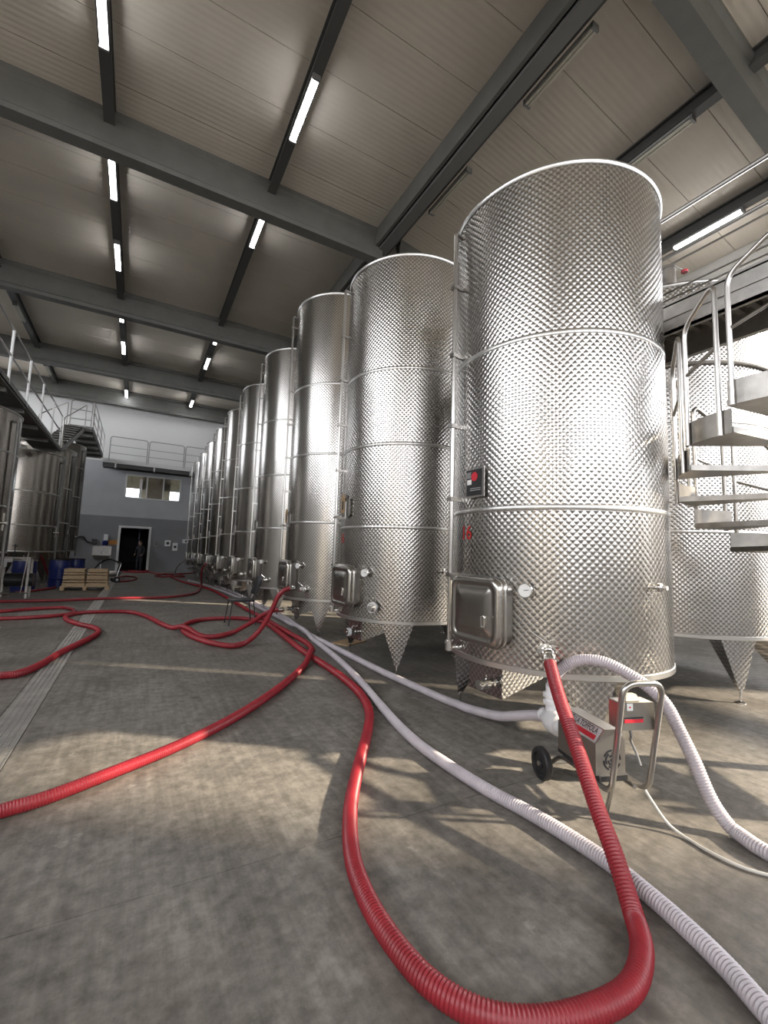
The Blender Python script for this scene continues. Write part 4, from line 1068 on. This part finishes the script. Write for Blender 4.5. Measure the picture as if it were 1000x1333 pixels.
# pump head with clamps
hd = MB().lathe([(0, -0.20), (0.05, -0.20), (0.055, -0.19), (0.055, -0.16), (0.070, -0.15), (0.076, -0.13), (0.076, -0.06), (0.070, -0.04), (0.05, -0.03), (0.045, 0.10), (0, 0.10)], 24, (0, -0.01, 0.30), (1, 0, 0)).build('pump_head', M['white_plastic'], pu, 40)
MB().lathe([(0, 0.36), (0.040, 0.36), (0.040, 0.40), (0.055, 0.405), (0.055, 0.425), (0.040, 0.43), (0.040, 0.445), (0.056, 0.45), (0.056, 0.472), (0.038, 0.478), (0.038, 0.53), (0, 0.53)], 20, (-0.145, -0.01, 0)).build('outlet_pipe', M['white_plastic'], hd, 40)
MB().lathe([(0.0, -0.05), (0.046, -0.05), (0.046, -0.03), (0.038, -0.025), (0.038, 0.02), (0, 0.02)], 18, (-0.20, -0.01, 0.30), (1, 0, 0)).build('inlet_clamp', M['white_plastic'], hd, 40)

# ------------------------------------------------------------------ chair by the third tank
ch = empty('chair', (1.80, 8.66, 0), PI / 2)
tag(ch, 'black chair with thin metal legs standing among the red hoses', 'chair')
# local: +y is the front after the turn (front faces the drain)
se = MB().loft([[(p, q, z) for (p, q) in rrect(0, 0, 0.22 - s, 0.22 - s, 0.06)] for (z, s) in ((0.425, 0.012), (0.435, 0.0), (0.455, 0.0), (0.465, 0.012))]).build('seat', M['black_metal'], ch, 40)
bk = MB().loft([[(p * (1 - 0.05 * k), -0.215 - 0.045 * k, 0.55 + q + 0.0) for (p, q) in rrect(0, 0.17, 0.2, 0.15, 0.05)] for k in (0, 0.25)])
bk = MB()
lo = []
for (dy, s) in ((0.0, 0.012), (0.008, 0.0), (0.02, 0.0), (0.028, 0.012)):
    lo.append([(p, -0.20 - dy - (q - 0.55) * 0.35, q) for (p, q) in rrect(0, 0.72, 0.21 - s, 0.17 - s, 0.05)])
bk.loft(lo).build('backrest', M['black_metal'], ch, 40)
for (x, y) in ((-0.19, 0.19), (0.19, 0.19), (-0.19, -0.19), (0.19, -0.19)):
    MB().cyl((x, y, 0.43), (x * 1.12, y * (1.25 if y > 0 else 1.3), 0.0), 0.011, n=8).build('leg', M['black_metal'], ch)
for x in (-0.17, 0.17):
    MB().cyl((x, -0.19, 0.43), (x, -0.24, 0.62), 0.010, n=8).build('back_support', M['black_metal'], ch)

# ------------------------------------------------------------------ pallet and timber
pa = empty('pallet', (-1.30, 16.9, 0)); tag(pa, 'pale wooden pallet on the floor beside the drain', 'pallet')
for x in (-0.58, 0, 0.58):
    for y in (-0.34, 0, 0.34): MB().box(x - 0.05, x + 0.05, y - 0.05, y + 0.05, 0.022, 0.10).build('block', M['wood'], pa, None)
for x in (-0.58, 0, 0.58): MB().box(x - 0.05, x + 0.05, -0.4, 0.4, 0.0, 0.022).build('bottom_board', M['wood'], pa, None)
for k in range(6): MB().box(-0.63, 0.63, -0.40 + k * 0.139, -0.40 + k * 0.139 + 0.105, 0.10, 0.125).build('deck_board', M['wood'], pa, None)
def crate(x, rot, label):
    c = empty('timber_crate', (x, 16.88, 0.126), rot); tag(c, label, 'crate', 'timber crates on the pallet')
    for k, (z, h) in enumerate(((0.0, 0.095), (0.125, 0.05), (0.205, 0.12), (0.355, 0.05), (0.43, 0.085))):
        w = 0.285 - 0.006 * k
        for s in (-1, 1): MB().box(-w, w, s * 0.36 - 0.011, s * 0.36 + 0.011, z, z + h).build('plank', M['wood'], c, None)
        for s in (-1, 1): MB().box(s * (w - 0.012) - 0.011, s * (w - 0.012) + 0.011, -0.345, 0.345, z, z + h).build('plank', M['wood'], c, None)
    for k in range(5): MB().box(-0.26, 0.26, -0.34 + k * 0.14, -0.34 + k * 0.14 + 0.12, 0.48, 0.5).build('lid_board', M['wood'], c, None)
    return c
crate(-1.60, 0.0, 'pale timber crate on the pallet, on the side of the blue drums')
crate(-0.99, 0.0, 'pale timber crate on the pallet, on the side of the drain')
bo = MB().box(-0.24, 0.24, -0.16, 0.16, 0, 0.02).build('timber_board', M['cardboard'], None, None, (3.0, 6.35, 0.0)); bo.rotation_euler = (0, 0, 0.5)
tag(bo, 'flat brown board lying on the floor under the third tank', 'board')
pp = MB().box(-0.10, 0.10, -0.07, 0.07, 0, 0.003).build('paper_scrap', M['paper'], None, None, (-1.92, 9.35, 0.0)); pp.rotation_euler = (0, 0, 0.3)
tag(pp, 'scrap of white paper on the dark floor', 'paper')

# ------------------------------------------------------------------ blue drums and a small filter machine
dp = [(0, 0), (0.27, 0), (0.285, 0.02), (0.285, 0.26), (0.297, 0.28), (0.297, 0.31), (0.285, 0.33), (0.285, 0.57), (0.297, 0.59), (0.297, 0.62), (0.285, 0.64), (0.285, 0.86), (0.27, 0.89), (0.25, 0.89), (0.25, 0.875), (0, 0.875)]
for (x, y, lab, lid) in ((-2.78, 16.3, 'blue plastic drum with a steel lid ring, beside the filter machine', 'galv'), (-2.12, 17.75, 'blue plastic drum behind the pallet, middle of three', 'black'), (-1.86, 19.3, 'blue plastic drum farthest back of three, below the wall pipe', 'black')):
    r = empty('blue_drum', (x, y, 0)); tag(r, lab, 'drum', 'blue drums')
    MB().lathe(dp, 28).build('body', M['blue'], r, 30)
    MB().lathe([(0.27, 0.875), (0.30, 0.875), (0.30, 0.905), (0.27, 0.905)], 28).build('lid_ring', M[lid], r, 30)
    MB().cyl((0.12, 0, 0.875), (0.12, 0, 0.91), 0.035, n=12).build('bung', M['black'], r)
fm = empty('filter_machine', (-2.62, 14.4, 0)); tag(fm, 'small filter machine on a pale frame with a chrome rod, before the dark tank', 'machine')
for x in (-0.28, 0.28):
    for y in (-0.2, 0.2): MB().box(x - 0.025, x + 0.025, y - 0.025, y + 0.025, 0.0, 0.98).build('leg', M['galv'], fm, None)
MB().box(-0.32, 0.32, -0.24, 0.24, 0.98, 1.02).build('top_plate', M['galv'], fm, None)
MB().cyl((-0.2, 0, 0.45), (0.38, 0, 0.45), 0.17, n=24).build('motor', M['black_metal'], fm)
MB().cyl((0.18, -0.26, 0.12), (0.26, -0.26, 1.15), 0.016, n=10).cyl((0.16, -0.26, 1.15), (0.36, -0.26, 1.17), 0.012, n=8).build('rod', M['chrome'], fm)
MB().cyl((-0.05, -0.1, 1.02), (-0.05, -0.1, 1.35), 0.014, n=8).cyl((-0.12, -0.1, 1.3), (0.02, -0.1, 1.3), 0.01, n=8).build('tap', M['black_metal'], fm)
MB().box(-0.31, -0.05, -0.25, -0.22, 0.90, 0.99).box(-0.21, -0.15, -0.25, -0.22, 0.78, 0.90).build('bracket', M['white_plastic'], fm, None)
MB().cyl((-0.3, -0.2, 0.13), (0.3, -0.2, 0.13), 0.03, n=10).build('pipe', M['chrome'], fm)

# hand cart with a black hose by the sink
hc = empty('hand_cart', (-0.62, 20.2, 0), 0.3); tag(hc, 'small pump cart with a pale wheel by the pallet, in front of the sink', 'cart')
for y in (-0.2, 0.2):
    w = MB().lathe([(0, -0.02), (0.05, -0.02), (0.05, 0.02), (0, 0.02)], 18, (0, y, 0.11), (0, 1, 0)).build('hub', M['white_plastic'], hc, 30)
    MB().lathe([(0.05, -0.025), (0.11, -0.025), (0.11, 0.025), (0.05, 0.025), (0.05, -0.025)], 24, (0, y, 0.11), (0, 1, 0)).build('tyre', M['black'], hc, 30)
MB().cyl((0, -0.2, 0.11), (0, 0.2, 0.11), 0.012, n=8).build('axle', M['steel'], hc)
MB().box(-0.45, 0.08, -0.15, 0.15, 0.17, 0.21).build('bed', M['galv'], hc, None)
MB().cyl((-0.4, 0, 0.33), (0.0, 0, 0.33), 0.11, n=20).build('motor', M['steel'], hc)
MB().tube(fillet([(0.0, -0.14, 0.2), (0.12, -0.14, 0.75), (0.12, 0.14, 0.75), (0.0, 0.14, 0.2)], 0.08), 0.014, 8).build('handle', M['steel'], hc)
MB().box(-0.62, -0.48, -0.12, 0.12, 0.0, 0.03).cyl((-0.5, 0, 0.0), (-0.42, 0, 0.19), 0.012, n=8).build('stand', M['black_metal'], hc, None)
hose('black_hose', [(-0.55, 20.35, 0.75), (-0.9, 21.2, 0.86), (-1.25, 22.2, 0.7), (-1.55, 23.2, 0.35), (-1.7, 24.0, 0.05), (-1.9, 25.0, 0.03)], 0.03, M['black'], 'black hose arching from the small cart towards the sink', rib=None, n=8)

# ------------------------------------------------------------------ things on the far wall
sk = empty('sink', (-1.68, WY1 - 0.02, 0)); tag(sk, 'steel hand sink with splash panel hung on the far wall', 'sink')
MB().box(-0.45, 0.45, -0.02, 0.0, 0.75, 1.40).build('splash_panel', M['galv'], sk, None)
MB().loft([[(x, y, z) for (x, y) in ((-w, -dd), (w, -dd), (w, -0.02), (-w, -0.02))] for (z, w, dd) in ((0.62, 0.25, 0.2), (0.88, 0.45, 0.45), (0.92, 0.45, 0.45))]).build('basin', M['galv'], sk, None)
MB().tube(fillet([(0, -0.03, 1.05), (0, -0.2, 1.05), (0, -0.2, 0.97)], 0.04), 0.014, 8).build('tap', M['black_metal'], sk)
MB().cyl((0, -0.1, 0.0), (0, -0.1, 0.64), 0.03, n=10).build('waste_pipe', M['white_plastic'], sk)
sb = empty('soap_dispenser', (-1.55, WY1 - 0.02, 1.45)); tag(sb, 'blue and white soap dispenser above the sink', 'dispenser')
MB().lathe([(0, 0), (0.13, 0), (0.14, 0.02), (0.14, 0.2), (0.06, 0.27), (0, 0.27)], 16, (0, -0.15, 0)).build('bottle', M['blue'], sb, 40)
MB().box(-0.1, 0.1, -0.12, 0, 0.28, 0.62).build('holder', M['white_plastic'], sb, None)
og = empty('orange_sign', (-1.2, WY1 - 0.02, 1.5)); tag(og, 'small faded orange sign on the grey wall by the doorway', 'sign')
MB().box(-0.2, 0.2, -0.015, 0, 0, 0.26).build('plate', M['orange'], og, None)
for (x, z, w, h, m, lab) in ((0.98, 1.62, 0.09, 0.16, 'grey_plastic', 'grey switch box on the wall right beside the doorway'), (1.62, 1.70, 0.16, 0.18, 'white_plastic', 'white switch box on the grey wall, between two other boxes'), (2.03, 1.50, 0.14, 0.24, 'white_plastic', 'pale socket box on the grey wall, lowest of three'), (2.62, 1.86, 0.2, 0.12, 'white_plastic', 'white wall box with a dark oval front, nearest the tanks')):
    r = empty('wall_box', (x, WY1, z)); tag(r, lab, 'switch box', 'boxes on the far wall')
    MB().box(-w, w, -0.09, -0.001, -h, h).build('body', M[m], r, None)
    MB().lathe([(0, 0.091), (min(w, h) * 0.55, 0.091), (min(w, h) * 0.55, 0.088)], 16, (0, 0, 0), (0, -1, 0)).build('front', M['black_print'], r, None)
MB_ = MB().tube(fillet([(-3.0, WY1 - 0.08, 1.2), (-2.9, WY1 - 0.08, 1.85), (-2.6, WY1 - 0.08, 1.9), (-2.45, WY1 - 0.08, 1.6), (-2.1, WY1 - 0.08, 1.55)], 0.12), 0.045, 8)
tag(MB_.build('wall_pipe', M['black_metal'], None), 'bent black pipe fixed to the grey wall beside the sink', 'pipe')
tag(MB().box(-2.2, -1.98, WY1 - 0.12, WY1 - 0.001, 1.5, 1.78).box(-2.17, -2.01, WY1 - 0.13, WY1 - 0.12, 1.53, 1.75).build('junction_box', M['black_metal'], None, None), 'dark junction box above the sink at the end of the wall pipe', 'box')

# ------------------------------------------------------------------ the person in the doorway
def person(loc, rz):
    root = empty('person', loc, rz)
    tag(root, 'person in dark work clothes standing in the far doorway, head bowed', 'person')
    J = {'pel': (0, 0, 0.95, .145, .105), 'waist': (0, 0.005, 1.10, .145, .105), 'chest': (0, 0.0, 1.30, .165, .115), 'neck0': (0, 0.02, 1.47, .085, .075), 'neck': (0, 0.035, 1.53, .052, .055),
         'head': (0, 0.065, 1.60, .075, .088), 'head2': (0, 0.075, 1.68, .078, .095), 'crown': (0, 0.06, 1.745, .052, .062),
         'shL': (0.175, 0, 1.42, .062, .062), 'elL': (0.245, 0.02, 1.15, .046, .046), 'wrL': (0.20, 0.17, 0.98, .033, .033), 'haL': (0.17, 0.25, 0.95, .035, .022),
         'shR': (-0.175, 0, 1.42, .062, .062), 'elR': (-0.25, 0.0, 1.15, .046, .046), 'wrR': (-0.22, 0.15, 0.99, .033, .033), 'haR': (-0.19, 0.23, 0.96, .035, .022),
         'hiL': (0.09, 0, 0.88, .095, .095), 'knL': (0.11, 0.02, 0.50, .065, .065), 'anL': (0.12, -0.02, 0.10, .045, .045), 'toL': (0.14, 0.15, 0.045, .042, .035),
         'hiR': (-0.09, 0, 0.88, .095, .095), 'knR': (-0.10, 0.03, 0.50, .065, .065), 'anR': (-0.11, 0.0, 0.10, .045, .045), 'toR': (-0.14, 0.17, 0.045, .042, .035)}
    E_ = [('pel', 'waist'), ('waist', 'chest'), ('chest', 'neck0'), ('neck0', 'neck'), ('neck', 'head'), ('head', 'head2'), ('head2', 'crown'), ('chest', 'shL'), ('shL', 'elL'), ('elL', 'wrL'), ('wrL', 'haL'), ('chest', 'shR'), ('shR', 'elR'), ('elR', 'wrR'), ('wrR', 'haR'),
          ('pel', 'hiL'), ('hiL', 'knL'), ('knL', 'anL'), ('anL', 'toL'), ('pel', 'hiR'), ('hiR', 'knR'), ('knR', 'anR'), ('anR', 'toR')]
    keys = list(J)
    verts = [J[k][:3] for k in keys]; rad = [J[k][3:] for k in keys]; edges = [(keys.index(a), keys.index(b)) for a, b in E_]
    def finger(root_i, pts, r):
        p = root_i
        for q in pts:
            verts.append(q); rad.append((r, r)); edges.append((p, len(verts) - 1)); p = len(verts) - 1
    for s, h in ((1, 'haL'), (-1, 'haR')):
        hx, hy, hz = J[h][:3]; hi = keys.index(h)
        for k in range(4):
            o = (k - 1.5) * 0.018; L = (0.035, 0.042, 0.04, 0.03)[k]
            finger(hi, [(hx - s * 0.01 + o * 0.6, hy + 0.03, hz - o * 0.8), (hx - s * 0.02 + o * 0.6, hy + 0.03 + L * 0.7, hz - 0.012 - o * 0.8), (hx - s * 0.03 + o * 0.6, hy + 0.03 + L, hz - 0.035 - o * 0.8)], 0.008)
        finger(hi, [(hx - s * 0.035, hy - 0.01, hz + 0.012), (hx - s * 0.05, hy + 0.02, hz + 0.008)], 0.009)
    me = bpy.data.meshes.new('body'); me.from_pydata(verts, edges, [])
    bm = bmesh.new(); bm.from_mesh(me); lay = bm.verts.layers.skin.verify(); bm.verts.ensure_lookup_table()
    for i, v in enumerate(bm.verts): v[lay].radius = rad[i]; v[lay].use_root = (i == 0)
    bm.to_mesh(me); bm.free()
    o = bpy.data.objects.new('body', me); COL.objects.link(o)
    o.modifiers.new('skin', 'SKIN'); sub = o.modifiers.new('sub', 'SUBSURF'); sub.levels = 2; sub.render_levels = 2
    dg = bpy.context.evaluated_depsgraph_get()
    m2 = bpy.data.meshes.new_from_object(o.evaluated_get(dg)); bpy.data.objects.remove(o)
    m2.materials.clear()
    for k in ('skin', 'cloth_dark', 'trousers', 'shoe'): m2.materials.append(M[k])
    for p in m2.polygons:
        c = p.center; p.use_smooth = True
        hand = c.y > 0.165 and 0.85 < c.z < 1.08
        p.material_index = 0 if (c.z > 1.5 or hand) else 1 if c.z > 0.93 else 2 if c.z > 0.11 else 3
    link('body', m2, None, root)
    MB().lathe([(0.0, 0.135), (0.05, 0.125), (0.082, 0.09), (0.094, 0.045), (0.092, 0.0), (0.085, -0.01)], 20, (0, 0.052, 1.655), (0, -0.35, 1)).build('hair', M['hair'], root, 60)
    MB().loft([[(x, 0.145 + dy, z) for (x, dy, z) in ((-w, 0, 1.60), (w, 0, 1.60), (w * 0.6, 0, 1.66), (-w * 0.6, 0, 1.66))] for (w, dy) in ((0.018, 0.0),)] + [[(x, 0.178, z) for (x, z) in ((-0.008, 1.608), (0.008, 1.608), (0.004, 1.63), (-0.004, 1.63))]]).build('nose', M['skin'], root, 60)
    for s in (-1, 1):
        MB().lathe([(0, -0.006), (0.011, 0.0), (0, 0.006)], 10, (s * 0.032, 0.158, 1.665), (0, 1, 0)).build('eye', M['black_print'], root, 60)
        MB().lathe([(0, -0.02), (0.022, -0.015), (0.026, 0.01), (0, 0.02)], 10, (s * 0.08, 0.06, 1.64), (1, 0, 0)).build('ear', M['skin'], root, 60)
    MB().obox((0, 0.152, 1.573), (0.022, 0, 0), (0, 0.004, 0), (0, 0, 0.004)).build('mouth', M['red_paint'], root, None)
    return root
person((0.20, 29.25, 0.0), PI * 0.85)
